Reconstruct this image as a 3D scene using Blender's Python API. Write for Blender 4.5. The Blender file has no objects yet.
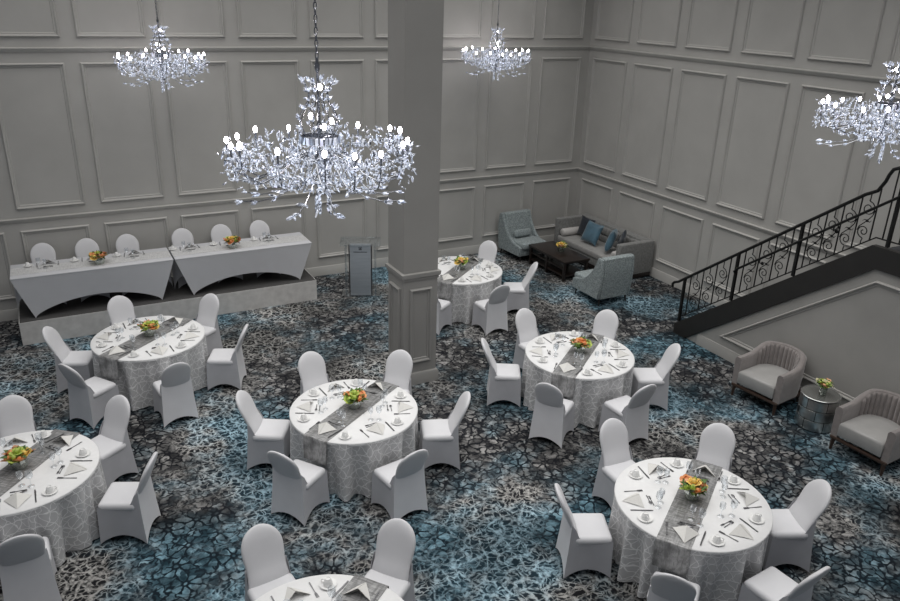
import bpy, bmesh, math, random
from mathutils import Vector, Matrix
PI = math.pi
C = bpy.context.scene.collection
R = math.radians
sc = bpy.context.scene

# ------------------------------------------------------------------ materials
def new_mat(name):
    m = bpy.data.materials.new(name); m.use_nodes = True
    nt = m.node_tree; nt.nodes.clear()
    out = nt.nodes.new('ShaderNodeOutputMaterial')
    return m, nt, out

def N(nt, typ, **kw):
    n = nt.nodes.new(typ)
    for k, v in kw.items():
        if k in ('operation', 'blend_type', 'data_type', 'feature', 'distance', 'noise_dimensions', 'wave_type', 'bands_direction', 'interpolation', 'voronoi_dimensions', 'uv_map'):
            setattr(n, k, v)
        else:
            n.inputs[k.replace('_', ' ')].default_value = v
    return n

def L(nt, a, b): nt.links.new(a, b)

def ramp(nt, stops, interp='LINEAR'):
    r = nt.nodes.new('ShaderNodeValToRGB'); cr = r.color_ramp; cr.interpolation = interp
    while len(cr.elements) < len(stops): cr.elements.new(0.5)
    for e, (p, c) in zip(cr.elements, stops):
        e.position = p; e.color = (c[0], c[1], c[2], 1) if hasattr(c, '__len__') else (c, c, c, 1)
    return r

def simple(name, col, rough=0.6, metal=0.0, noise=0.08, nscale=30.0, bump=0.0, bscale=200.0, spec=0.5, sheen=0.0, coat=0.0, detail=3.0, stretch=None):
    """principled surface with a slight noise variation of its colour and an optional fine bump"""
    m, nt, out = new_mat(name)
    p = nt.nodes.new('ShaderNodeBsdfPrincipled'); L(nt, p.outputs[0], out.inputs[0])
    p.inputs['Roughness'].default_value = rough; p.inputs['Metallic'].default_value = metal
    p.inputs['Specular IOR Level'].default_value = spec
    p.inputs['Sheen Weight'].default_value = sheen
    p.inputs['Coat Weight'].default_value = coat
    tc = nt.nodes.new('ShaderNodeTexCoord')
    src = tc.outputs['Object']
    if stretch:
        mp = nt.nodes.new('ShaderNodeMapping'); mp.inputs['Scale'].default_value = stretch
        L(nt, src, mp.inputs[0]); src = mp.outputs[0]
    nz = N(nt, 'ShaderNodeTexNoise', Scale=nscale, Detail=detail); L(nt, src, nz.inputs['Vector'])
    lo = [max(0, c * (1 - noise)) for c in col]; hi = [min(1, c * (1 + noise)) for c in col]
    r = ramp(nt, [(0.3, lo), (0.7, hi)]); L(nt, nz.outputs[0], r.inputs[0]); L(nt, r.outputs[0], p.inputs['Base Color'])
    if bump:
        nb = N(nt, 'ShaderNodeTexNoise', Scale=bscale, Detail=2.0); L(nt, src, nb.inputs['Vector'])
        b = N(nt, 'ShaderNodeBump', Strength=bump, Distance=0.01); L(nt, nb.outputs[0], b.inputs['Height']); L(nt, b.outputs[0], p.inputs['Normal'])
    return m

M = {}
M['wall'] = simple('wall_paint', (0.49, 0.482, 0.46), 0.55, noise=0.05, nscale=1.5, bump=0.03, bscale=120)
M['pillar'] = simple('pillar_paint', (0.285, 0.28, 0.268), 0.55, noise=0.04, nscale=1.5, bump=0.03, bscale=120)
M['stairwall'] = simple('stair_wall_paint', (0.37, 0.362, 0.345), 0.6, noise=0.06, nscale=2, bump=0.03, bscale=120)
M['stringer'] = simple('charcoal_stringer_paint', (0.022, 0.021, 0.020), 0.5, noise=0.1, nscale=4)
M['iron'] = simple('wrought_iron', (0.012, 0.012, 0.012), 0.45, metal=0.3, noise=0.2, nscale=30)
M['ceiling'] = simple('ceiling_paint', (0.45, 0.45, 0.44), 0.8, noise=0.03, nscale=2)
M['cloth'] = simple('white_table_linen', (0.78, 0.78, 0.78), 0.8, noise=0.02, nscale=20, bump=0.08, bscale=60)
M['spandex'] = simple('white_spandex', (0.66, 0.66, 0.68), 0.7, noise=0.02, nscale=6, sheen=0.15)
M['back_cloth'] = simple('lit_back_spandex', (0.76, 0.76, 0.785), 0.7, noise=0.02, nscale=6, sheen=0.15)  # paler than the seat: light on the sloping back put into the colour
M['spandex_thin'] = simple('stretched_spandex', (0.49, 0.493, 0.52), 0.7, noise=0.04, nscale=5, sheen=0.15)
M['spandex_head'] = simple('white_spandex_table', (0.60, 0.605, 0.63), 0.6, noise=0.02, nscale=4, sheen=0.1)
M['napkin'] = simple('napkin_linen', (0.74, 0.73, 0.70), 0.85, noise=0.03, nscale=60)
M['china'] = simple('white_china', (0.82, 0.82, 0.81), 0.2, noise=0.01, nscale=20, coat=0.3)
M['steel'] = simple('cutlery_steel', (0.20, 0.20, 0.21), 0.3, metal=1.0, noise=0.1, nscale=40)
M['chrome'] = simple('chandelier_chrome', (0.42, 0.43, 0.46), 0.18, metal=1.0, noise=0.1, nscale=60)
M['darkwood'] = simple('espresso_wood', (0.018, 0.012, 0.010), 0.35, noise=0.35, nscale=6, stretch=(1, 14, 14), coat=0.2)
M['walnut'] = simple('walnut_legs', (0.050, 0.030, 0.021), 0.45, noise=0.3, nscale=20, stretch=(1, 1, 6))
M['black'] = simple('black_leg', (0.012, 0.011, 0.011), 0.45, noise=0.2, nscale=20)
M['stage'] = simple('stage_skirt_cloth', (0.60, 0.59, 0.575), 0.85, noise=0.10, nscale=8, bump=0.15, bscale=30)
M['stagetop'] = simple('stage_deck_carpet', (0.060, 0.058, 0.057), 0.9, noise=0.25, nscale=60, bump=0.2, bscale=200)
M['tread'] = simple('stair_carpet', (0.035, 0.037, 0.042), 0.95, noise=0.4, nscale=25, bump=0.2)
M['bluefab'] = simple('slipper_chair_fabric', (0.27, 0.312, 0.318), 0.85, noise=0.42, nscale=38, bump=0.2, bscale=120, detail=6, sheen=0.2)
M['sofafab'] = simple('sofa_fabric', (0.205, 0.206, 0.20), 0.8, noise=0.25, nscale=22, bump=0.12, bscale=120, detail=5, sheen=0.3)
M['sofaseat'] = simple('sofa_seat_fabric', (0.30, 0.295, 0.285), 0.7, noise=0.12, nscale=10, bump=0.08, bscale=100, sheen=0.3)
M['velvet'] = simple('mauve_grey_velvet', (0.225, 0.200, 0.192), 0.75, noise=0.10, nscale=14, sheen=0.6)
M['satin'] = simple('grey_satin', (0.34, 0.335, 0.325), 0.42, noise=0.06, nscale=6, sheen=0.3)
M['bluepillow'] = simple('steel_blue_satin', (0.075, 0.150, 0.205), 0.4, noise=0.2, nscale=7, sheen=0.3)
M['navy'] = simple('navy_velvet', (0.008, 0.014, 0.024), 0.6, noise=0.5, nscale=25, sheen=0.3)
M['bolster'] = simple('pale_bolster_satin', (0.55, 0.53, 0.51), 0.45, noise=0.05, nscale=10, sheen=0.3)
M['drum'] = simple('hammered_nickel', (0.66, 0.67, 0.66), 0.30, metal=1.0, noise=0.25, nscale=9, bump=0.05, bscale=30)
M['drumdark'] = simple('dark_metal_seam', (0.05, 0.05, 0.05), 0.5, metal=0.6, noise=0.2, nscale=20)
M['drumtop'] = simple('smoked_mirror', (0.30, 0.305, 0.29), 0.08, metal=0.7, noise=0.1, nscale=4)
M['frost'] = simple('frosted_blue_grey_panel', (0.33, 0.365, 0.40), 0.45, noise=0.06, nscale=3, stretch=(1, 1, 12), spec=0.6)
M['emblem'] = simple('engraved_grey', (0.045, 0.05, 0.055), 0.5, noise=0.1)
M['leaf'] = simple('green_leaf', (0.075, 0.15, 0.03), 0.5, noise=0.5, nscale=50)
FLOWER = {'orange': (0.80, 0.33, 0.13), 'peach': (0.88, 0.48, 0.27), 'lime': (0.46, 0.57, 0.12), 'yellow': (0.85, 0.60, 0.16), 'cream': (0.78, 0.74, 0.50), 'red': (0.40, 0.13, 0.05)}
for k, v in FLOWER.items(): M[k] = simple('petal_' + k, v, 0.6, noise=0.15, nscale=60)

def glass_mat(name, tint, gloss, rough=0.02, trans=0.9, glow=0.0, dark=None):
    """thin clear glass: mostly see-through with sharp reflections"""
    m, nt, out = new_mat(name)
    t = N(nt, 'ShaderNodeBsdfTransparent'); t.inputs[0].default_value = (*tint, 1)
    g = N(nt, 'ShaderNodeBsdfGlossy', Roughness=rough); g.inputs[0].default_value = (*tint, 1)
    lw = N(nt, 'ShaderNodeLayerWeight', Blend=0.25)
    nz = N(nt, 'ShaderNodeTexNoise', Scale=40.0); tc = nt.nodes.new('ShaderNodeTexCoord'); L(nt, tc.outputs['Object'], nz.inputs['Vector'])
    mm = N(nt, 'ShaderNodeMath', operation='MULTIPLY_ADD'); L(nt, lw.outputs['Facing'], mm.inputs[0]); mm.inputs[1].default_value = 1 - gloss; mm.inputs[2].default_value = gloss
    mx = nt.nodes.new('ShaderNodeMixShader'); L(nt, mm.outputs[0], mx.inputs[0]); L(nt, t.outputs[0], mx.inputs[1]); L(nt, g.outputs[0], mx.inputs[2])
    last = mx
    if glow:
        e = N(nt, 'ShaderNodeEmission', Strength=glow); e.inputs[0].default_value = (0.82, 0.86, 1.0, 1)
        a = nt.nodes.new('ShaderNodeAddShader'); L(nt, mx.outputs[0], a.inputs[0]); L(nt, e.outputs[0], a.inputs[1]); last = a
    L(nt, last.outputs[0], out.inputs[0])
    return m
M['glass'] = glass_mat('clear_glass', (0.96, 0.97, 0.98), 0.05)
M['acrylic'] = glass_mat('clear_acrylic', (0.90, 0.92, 0.93), 0.10, 0.05)

def crystal_mat():
    m, nt, out = new_mat('cut_crystal')
    tc = nt.nodes.new('ShaderNodeTexCoord'); geo = nt.nodes.new('ShaderNodeNewGeometry')
    oi = nt.nodes.new('ShaderNodeObjectInfo')
    wn = N(nt, 'ShaderNodeTexWhiteNoise'); wn.noise_dimensions = '4D'
    sn = nt.nodes.new('ShaderNodeVectorMath'); sn.operation = 'SNAP'
    L(nt, geo.outputs['True Normal'], sn.inputs[0]); sn.inputs[1].default_value = (0.05, 0.05, 0.05)
    L(nt, sn.outputs[0], wn.inputs['Vector']); L(nt, oi.outputs['Random'], wn.inputs['W'])
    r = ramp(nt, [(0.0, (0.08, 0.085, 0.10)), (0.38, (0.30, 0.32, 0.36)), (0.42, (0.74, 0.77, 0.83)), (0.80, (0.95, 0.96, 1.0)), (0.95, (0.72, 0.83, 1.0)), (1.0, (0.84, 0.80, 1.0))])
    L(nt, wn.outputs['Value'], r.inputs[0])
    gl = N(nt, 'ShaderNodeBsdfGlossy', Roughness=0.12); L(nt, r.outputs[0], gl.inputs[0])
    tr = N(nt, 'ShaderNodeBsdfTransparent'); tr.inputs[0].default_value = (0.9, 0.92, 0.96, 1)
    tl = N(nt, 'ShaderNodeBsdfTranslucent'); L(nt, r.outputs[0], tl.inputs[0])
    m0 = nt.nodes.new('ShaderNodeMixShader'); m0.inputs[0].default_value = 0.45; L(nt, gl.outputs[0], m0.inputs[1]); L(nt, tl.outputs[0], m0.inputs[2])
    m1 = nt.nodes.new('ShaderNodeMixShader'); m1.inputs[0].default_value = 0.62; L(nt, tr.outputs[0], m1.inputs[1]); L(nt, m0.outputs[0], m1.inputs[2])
    e = N(nt, 'ShaderNodeEmission'); L(nt, r.outputs[0], e.inputs[0])  # painted sparkle: brighter facets also emit, though crystals are no lamps
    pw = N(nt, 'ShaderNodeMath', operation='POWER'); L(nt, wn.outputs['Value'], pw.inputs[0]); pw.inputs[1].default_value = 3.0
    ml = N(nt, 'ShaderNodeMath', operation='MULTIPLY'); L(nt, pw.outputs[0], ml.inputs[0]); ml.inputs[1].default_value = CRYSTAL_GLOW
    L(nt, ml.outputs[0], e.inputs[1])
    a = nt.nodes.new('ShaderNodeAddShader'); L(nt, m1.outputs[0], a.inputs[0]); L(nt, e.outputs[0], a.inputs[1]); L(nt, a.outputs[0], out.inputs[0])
    return m
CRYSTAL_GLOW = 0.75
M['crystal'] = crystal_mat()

def bulb_mat():
    m, nt, out = new_mat('lit_bulb')
    e = N(nt, 'ShaderNodeEmission', Strength=34.0)
    bb = N(nt, 'ShaderNodeBlackbody', Temperature=6200.0); L(nt, bb.outputs[0], e.inputs[0]); L(nt, e.outputs[0], out.inputs[0])
    return m
M['bulb'] = bulb_mat()

def carpet_mat():
    m, nt, out = new_mat('patterned_carpet')
    p = nt.nodes.new('ShaderNodeBsdfPrincipled'); L(nt, p.outputs[0], out.inputs[0])
    p.inputs['Roughness'].default_value = 0.95; p.inputs['Specular IOR Level'].default_value = 0.1
    tc = nt.nodes.new('ShaderNodeTexCoord'); P = tc.outputs['Object']
    def noise(scale, detail=2.0, off=0, rough=0.5):
        mp = nt.nodes.new('ShaderNodeMapping'); mp.inputs['Location'].default_value = (off, off * 1.7, off * .3); L(nt, P, mp.inputs[0])
        n = N(nt, 'ShaderNodeTexNoise', Scale=scale, Detail=detail, Roughness=rough); L(nt, mp.outputs[0], n.inputs['Vector']); return n
    def warp(scale, amt, off):
        n = noise(scale, 2.0, off)
        s = nt.nodes.new('ShaderNodeVectorMath'); s.operation = 'SUBTRACT'; L(nt, n.outputs['Color'], s.inputs[0]); s.inputs[1].default_value = (.5, .5, .5)
        k = nt.nodes.new('ShaderNodeVectorMath'); k.operation = 'SCALE'; L(nt, s.outputs[0], k.inputs[0]); k.inputs['Scale'].default_value = amt
        a = nt.nodes.new('ShaderNodeVectorMath'); a.operation = 'ADD'; L(nt, P, a.inputs[0]); L(nt, k.outputs[0], a.inputs[1]); return a.outputs[0]
    def vor(vec, scale, feature, rnd=1.0):
        v = N(nt, 'ShaderNodeTexVoronoi', feature=feature, Scale=scale, Randomness=rnd); v.voronoi_dimensions = '2D'; L(nt, vec, v.inputs['Vector']); return v
    def mix(a, b, f, blend='MIX'):
        x = nt.nodes.new('ShaderNodeMix'); x.data_type = 'RGBA'; x.blend_type = blend
        if isinstance(f, float): x.inputs[0].default_value = f
        else: L(nt, f, x.inputs[0])
        for s, i in ((a, 6), (b, 7)):
            if isinstance(s, tuple): x.inputs[i].default_value = (*s, 1)
            else: L(nt, s, x.inputs[i])
        return x.outputs[2]
    def math_(op, a, b):
        x = N(nt, 'ShaderNodeMath', operation=op)
        for s, i in ((a, 0), (b, 1)):
            if isinstance(s, float): x.inputs[i].default_value = s
            else: L(nt, s, x.inputs[i])
        return x.outputs[0]
    def rr(s, stops, interp='LINEAR'):
        r = ramp(nt, stops, interp); L(nt, s, r.inputs[0]); return r.outputs[0]
    def warp2(v, scale, amt, off):
        mp = nt.nodes.new('ShaderNodeMapping'); mp.inputs['Location'].default_value = (off, off * 1.3, 0); L(nt, v, mp.inputs[0])
        n = N(nt, 'ShaderNodeTexNoise', Scale=scale, Detail=2.0); L(nt, mp.outputs[0], n.inputs['Vector'])
        q = nt.nodes.new('ShaderNodeVectorMath'); q.operation = 'SUBTRACT'; L(nt, n.outputs['Color'], q.inputs[0]); q.inputs[1].default_value = (.5, .5, .5)
        k = nt.nodes.new('ShaderNodeVectorMath'); k.operation = 'SCALE'; L(nt, q.outputs[0], k.inputs[0]); k.inputs['Scale'].default_value = amt
        a = nt.nodes.new('ShaderNodeVectorMath'); a.operation = 'ADD'; L(nt, v, a.inputs[0]); L(nt, k.outputs[0], a.inputs[1]); return a.outputs[0]
    wA = warp2(warp(2.0, 0.16, 3.0), 9.0, 0.05, 8.0); wB = warp2(warp(4.0, 0.30, 11.0), 14.0, 0.07, 4.0); wC = warp2(warp(6.0, 0.26, 5.0), 18.0, 0.06, 6.0)
    # large drifting colour fields
    blue = rr(noise(0.75, 4.0, 20.0, 0.62).outputs[0], [(0.44, 0.0), (0.60, 1.0)])
    light = rr(noise(0.50, 4.0, 41.0, 0.60).outputs[0], [(0.47, 0.0), (0.58, 1.0)])
    fine = noise(26.0, 3.0, 2.0).outputs[0]; mid = noise(7.0, 3.0, 31.0).outputs[0]
    # style A: rosettes of petals in dark webbing
    cA = vor(wA, 3.3, 'F1', 0.85)
    dv = nt.nodes.new('ShaderNodeVectorMath'); dv.operation = 'SUBTRACT'; L(nt, wA, dv.inputs[0]); L(nt, cA.outputs['Position'], dv.inputs[1])
    sx = nt.nodes.new('ShaderNodeSeparateXYZ'); L(nt, dv.outputs[0], sx.inputs[0])
    ang = math_('ARCTAN2', sx.outputs[1], sx.outputs[0])
    rad = N(nt, 'ShaderNodeVectorMath'); rad.operation = 'LENGTH'; cz = nt.nodes.new('ShaderNodeCombineXYZ'); L(nt, sx.outputs[0], cz.inputs[0]); L(nt, sx.outputs[1], cz.inputs[1]); L(nt, cz.outputs[0], rad.inputs[0])
    rdv = rad.outputs['Value']
    hue = nt.nodes.new('ShaderNodeSeparateColor'); L(nt, cA.outputs['Color'], hue.inputs[0])
    pet = math_('ABSOLUTE', math_('SINE', math_('ADD', math_('MULTIPLY', ang, 3.5), math_('MULTIPLY', hue.outputs[0], 6.0)), 0.0), 0.0)
    petw = math_('SUBTRACT', pet, math_('MULTIPLY', rr(rdv, [(0.045, 0.75), (0.10, 0.25), (0.16, 0.55)]), 1.0))
    petm = math_('MULTIPLY', rr(petw, [(0.0, 0.0), (0.10, 1.0)]), rr(rdv, [(0.045, 0.0), (0.055, 1.0), (0.145, 1.0), (0.165, 0.0)]))
    petm = math_('MAXIMUM', petm, rr(rdv, [(0.016, 0.8), (0.024, 0.0)]))
    inside = rr(rdv, [(0.150, 1.0), (0.170, 0.0)])
    eA2 = vor(wC, 10.5, 'DISTANCE_TO_EDGE'); cA2 = vor(wC, 10.5, 'F1')
    webA2 = rr(eA2.outputs['Distance'], [(0.08, 0.0), (0.21, 1.0)])
    def mixf(a, b, f):
        x = nt.nodes.new('ShaderNodeMix'); x.data_type = 'FLOAT'; L(nt, f, x.inputs[0]); L(nt, a, x.inputs[2]); L(nt, b, x.inputs[3]); return x.outputs[0]
    kA = mixf(webA2, petm, math_('MULTIPLY', inside, rr(noise(1.7, 2.0, 77.0).outputs[0], [(0.40, 0.0), (0.48, 1.0)])))
    cell = rr(cA2.outputs['Color'], [(0.20, 0.10), (0.85, 1.0)])
    cell = math_('MULTIPLY', cell, rr(mid, [(0.36, 0.25), (0.60, 1.0)]))
    greyA = mix((0.018, 0.019, 0.022), (0.46, 0.45, 0.44), cell)
    blueA = mix((0.014, 0.040, 0.056), (0.27, 0.46, 0.56), cell)
    fillA = mix(greyA, blueA, blue)
    kA = math_('MULTIPLY', kA, rr(fine, [(0.30, 0.55), (0.48, 1.0)]))
    colA = mix(mix((0.016, 0.017, 0.021), (0.012, 0.022, 0.031), blue), fillA, kA)
    # style B: pale twiggy crackle over dark
    eB = vor(wB, 6.0, 'DISTANCE_TO_EDGE'); eB2 = vor(wC, 12.5, 'DISTANCE_TO_EDGE')
    crB = rr(eB.outputs['Distance'], [(0.04, 1.0), (0.13, 0.0)]); crB2 = rr(eB2.outputs['Distance'], [(0.03, 0.8), (0.17, 0.0)])
    kB = math_('MAXIMUM', crB, crB2)
    kB = math_('MULTIPLY', kB, rr(fine, [(0.35, 0.25), (0.58, 1.0)]))
    palB = mix((0.62, 0.61, 0.585), (0.50, 0.72, 0.84), blue)
    drkB = mix((0.022, 0.022, 0.025), (0.022, 0.050, 0.070), blue)
    colB = mix(drkB, palB, kB)
    col = mix(colA, colB, light)
    # overall fading of the pattern, cloudy wear
    fade = rr(noise(1.1, 3.0, 60.0).outputs[0], [(0.35, 0.42), (0.65, 1.0)])
    col = mix(col, fade, 1.0, 'MULTIPLY')
    L(nt, col, p.inputs['Base Color'])
    b = N(nt, 'ShaderNodeBump', Strength=0.25, Distance=0.01); nb = noise(220.0, 2.0); L(nt, nb.outputs[0], b.inputs['Height']); L(nt, b.outputs[0], p.inputs['Normal'])
    return m
M['carpet'] = carpet_mat()

def skirt_mat():
    """silver-white drape crossed by irregular pin-tucked pale lines (uv: metres round the hem, metres up)"""
    m, nt, out = new_mat('pintuck_drape')
    p = nt.nodes.new('ShaderNodeBsdfPrincipled'); L(nt, p.outputs[0], out.inputs[0]); p.inputs['Roughness'].default_value = 0.5; p.inputs['Sheen Weight'].default_value = 0.2
    uv = nt.nodes.new('ShaderNodeUVMap')
    nz = N(nt, 'ShaderNodeTexNoise', Scale=5.0); L(nt, uv.outputs[0], nz.inputs['Vector'])
    k = nt.nodes.new('ShaderNodeVectorMath'); k.operation = 'SCALE'; L(nt, nz.outputs['Color'], k.inputs[0]); k.inputs['Scale'].default_value = 0.15
    a = nt.nodes.new('ShaderNodeVectorMath'); a.operation = 'ADD'; L(nt, uv.outputs[0], a.inputs[0]); L(nt, k.outputs[0], a.inputs[1])
    res = []
    for rot_, sc_ in ((28, 13.0), (-33, 12.0), (84, 8.0)):
        mp = nt.nodes.new('ShaderNodeMapping'); mp.inputs['Rotation'].default_value = (0, 0, R(rot_)); L(nt, a.outputs[0], mp.inputs[0])
        wv = N(nt, 'ShaderNodeTexWave', Scale=sc_ / PI, Distortion=3.0, Detail=2.0); wv.inputs['Detail Scale'].default_value = 1.5; L(nt, mp.outputs[0], wv.inputs['Vector'])
        rw = ramp(nt, [(0.965, 0.0), (0.998, 1.0)]); L(nt, wv.outputs['Fac'], rw.inputs[0]); res.append(rw.outputs[0])
    v = N(nt, 'ShaderNodeMath', operation='MAXIMUM'); L(nt, res[0], v.inputs[0]); L(nt, res[1], v.inputs[1])
    v2 = N(nt, 'ShaderNodeMath', operation='MAXIMUM'); L(nt, v.outputs[0], v2.inputs[0]); L(nt, res[2], v2.inputs[1]); v = v2
    r = ramp(nt, [(0.0, (0.54, 0.54, 0.545)), (1.0, (0.86, 0.86, 0.86))]); L(nt, v.outputs[0], r.inputs[0]); L(nt, r.outputs[0], p.inputs['Base Color'])
    b = N(nt, 'ShaderNodeBump', Strength=0.4, Distance=0.006); L(nt, v.outputs[0], b.inputs['Height']); L(nt, b.outputs[0], p.inputs['Normal'])
    return m
M['skirt'] = skirt_mat()

def runner_mat(name, lo, hi):
    m, nt, out = new_mat(name)
    p = nt.nodes.new('ShaderNodeBsdfPrincipled'); L(nt, p.outputs[0], out.inputs[0]); p.inputs['Roughness'].default_value = 0.4; p.inputs['Metallic'].default_value = 0.15
    tc = nt.nodes.new('ShaderNodeTexCoord')
    mp = nt.nodes.new('ShaderNodeMapping'); mp.inputs['Scale'].default_value = (4, 26, 10); L(nt, tc.outputs['Object'], mp.inputs[0])
    n1 = N(nt, 'ShaderNodeTexNoise', Scale=1.0, Detail=5.0, Distortion=1.2, Roughness=0.65); L(nt, mp.outputs[0], n1.inputs['Vector'])
    mp2 = nt.nodes.new('ShaderNodeMapping'); mp2.inputs['Scale'].default_value = (60, 8, 10); L(nt, tc.outputs['Object'], mp2.inputs[0])
    n2 = N(nt, 'ShaderNodeTexNoise', Scale=1.0, Detail=3.0); L(nt, mp2.outputs[0], n2.inputs['Vector'])
    ad = N(nt, 'ShaderNodeMath', operation='MULTIPLY'); L(nt, n1.outputs[0], ad.inputs[0]); L(nt, n2.outputs[0], ad.inputs[1])
    r = ramp(nt, [(0.16, lo), (0.38, hi)]); L(nt, ad.outputs[0], r.inputs[0]); L(nt, r.outputs[0], p.inputs['Base Color'])
    b = N(nt, 'ShaderNodeBump', Strength=0.35, Distance=0.006); L(nt, n1.outputs[0], b.inputs['Height']); L(nt, b.outputs[0], p.inputs['Normal'])
    return m
M['runner'] = runner_mat('silver_crinkle_runner', (0.15, 0.15, 0.15), (0.40, 0.40, 0.40))
M['runner_pale'] = runner_mat('pale_silver_runner', (0.58, 0.58, 0.58), (0.78, 0.78, 0.78))

# ------------------------------------------------------------------ mesh helpers
class MB:
    def __init__(s): s.v = []; s.f = []; s.uv = None
    def add(s, vs, fs, mat=None):
        b = len(s.v)
        s.v += [tuple((mat @ Vector(v)) if mat else v) for v in vs]
        s.f += [tuple(b + i for i in f) for f in fs]; return s
    def box(s, x0, x1, y0, y1, z0, z1, mat=None):
        vs = [(x0, y0, z0), (x1, y0, z0), (x1, y1, z0), (x0, y1, z0), (x0, y0, z1), (x1, y0, z1), (x1, y1, z1), (x0, y1, z1)]
        return s.add(vs, [(0, 3, 2, 1), (4, 5, 6, 7), (0, 1, 5, 4), (1, 2, 6, 5), (2, 3, 7, 6), (3, 0, 4, 7)], mat)
    def rbox(s, x0, x1, y0, y1, z0, z1, r=0.02, seg=2, mat=None):
        bm = bmesh.new(); bmesh.ops.create_cube(bm, size=1)
        for v in bm.verts:
            v.co = Vector(((x0 + x1) / 2 + v.co.x * (x1 - x0), (y0 + y1) / 2 + v.co.y * (y1 - y0), (z0 + z1) / 2 + v.co.z * (z1 - z0)))
        bmesh.ops.bevel(bm, geom=list(bm.edges), offset=min(r, .49 * min(x1 - x0, y1 - y0, z1 - z0)), segments=seg, profile=0.5, affect='EDGES')
        bm.verts.index_update()
        s.add([tuple(v.co) for v in bm.verts], [tuple(v.index for v in f.verts) for f in bm.faces], mat); bm.free(); return s
    def tube(s, pts, rad, n=8, cap=True, mat=None):
        pts = [Vector(p) for p in pts]; k = len(pts)
        rads = [rad] * k if not hasattr(rad, '__len__') else rad
        vs = []; up = None
        for i, p in enumerate(pts):
            t = (pts[min(i + 1, k - 1)] - pts[max(i - 1, 0)]).normalized()
            if up is None: up = t.orthogonal().normalized()
            up = (up - t * up.dot(t))
            up = up.normalized() if up.length > 1e-6 else t.orthogonal().normalized()
            w = t.cross(up)
            for j in range(n):
                a = 2 * PI * (j + .5) / n; vs.append(tuple(p + rads[i] * (math.cos(a) * up + math.sin(a) * w)))
        fs = [(i * n + j, i * n + (j + 1) % n, (i + 1) * n + (j + 1) % n, (i + 1) * n + j) for i in range(k - 1) for j in range(n)]
        if cap: fs += [tuple(range(n - 1, -1, -1)), tuple((k - 1) * n + j for j in range(n))]
        return s.add(vs, fs, mat)
    def lathe(s, prof, n=24, mat=None, caps=True):
        vs = [(r * math.cos(2 * PI * j / n), r * math.sin(2 * PI * j / n), z) for r, z in prof for j in range(n)]
        k = len(prof)
        fs = [(i * n + j, i * n + (j + 1) % n, (i + 1) * n + (j + 1) % n, (i + 1) * n + j) for i in range(k - 1) for j in range(n)]
        if caps: fs += [tuple(range(n - 1, -1, -1)), tuple((k - 1) * n + j for j in range(n))]
        return s.add(vs, fs, mat)
    def prism(s, poly, axis, a0, a1, mat=None):
        """extrude a 2-D polygon along an axis: x->(y,z), y->(x,z), z->(x,y)"""
        def mk(p, a): return {'x': (a, p[0], p[1]), 'y': (p[0], a, p[1]), 'z': (p[0], p[1], a)}[axis]
        k = len(poly)
        vs = [mk(p, a0) for p in poly] + [mk(p, a1) for p in poly]
        fs = [tuple(range(k)), tuple(range(2 * k - 1, k - 1, -1))] + [(i, k + i, k + (i + 1) % k, (i + 1) % k) for i in range(k)]
        return s.add(vs, fs, mat)
    def grid(s, rows, closed=False, mat=None):
        """rows of equal length joined into quads"""
        n = len(rows[0]); vs = [p for r in rows for p in r]
        fs = [(i * n + j, i * n + (j + 1) % n, (i + 1) * n + (j + 1) % n, (i + 1) * n + j) for i in range(len(rows) - 1) for j in range(n if closed else n - 1)]
        return s.add(vs, fs, mat)
    def ball(s, c, rx, ry, rz, nu=12, nv=8, mat=None):
        rows = [[(c[0] + rx * math.sin(PI * i / nv) * math.cos(2 * PI * j / nu), c[1] + ry * math.sin(PI * i / nv) * math.sin(2 * PI * j / nu), c[2] + rz * math.cos(PI * i / nv)) for j in range(nu)] for i in range(nv + 1)]
        return s.grid(rows, True, mat)
    def mesh(s, name, mat, angle=35, flat=False):
        me = bpy.data.meshes.new(name); me.from_pydata(s.v, [], s.f)
        bm = bmesh.new(); bm.from_mesh(me); bmesh.ops.remove_doubles(bm, verts=bm.verts, dist=1e-6); bmesh.ops.recalc_face_normals(bm, faces=bm.faces); bm.to_mesh(me); bm.free()
        if not flat:
            for p in me.polygons: p.use_smooth = True
            me.set_sharp_from_angle(angle=R(angle))
        me.materials.append(mat if not isinstance(mat, str) else M[mat]); return me
    def build(s, name, mat, parent=None, loc=(0, 0, 0), rotz=0, angle=35, flat=False):
        return place(name, s.mesh(name, mat, angle, flat), parent, loc, rotz)

def place(name, me, parent=None, loc=(0, 0, 0), rotz=0):
    o = bpy.data.objects.new(name, me); C.objects.link(o); o.location = loc; o.rotation_euler = (0, 0, rotz)
    if parent: o.parent = parent
    return o
def tag(o, label, cat, group=None, kind=None):
    o['label'] = label; o['category'] = cat
    if group: o['group'] = group
    if kind: o['kind'] = kind
    return o
def struct(o): o['kind'] = 'structure'; return o
def thing(name, label, cat, loc=(0, 0, 0), rotz=0, group=None):
    o = bpy.data.objects.new(name, None); C.objects.link(o); o.empty_display_size = .1
    o.location = loc; o.rotation_euler = (0, 0, rotz); return tag(o, label, cat, group)
def copy_tree(o, parent=None):
    c = o.copy(); C.objects.link(c)
    if parent: c.parent = parent
    for ch in list(o.children): copy_tree(ch, c)
    return c
def rotm(z): return Matrix.Rotation(z, 4, 'Z')
def lerp(a, b, t): return a + (b - a) * t
def smooth(a, b, x):
    t = min(1, max(0, (x - a) / (b - a))); return t * t * (3 - 2 * t)

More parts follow.
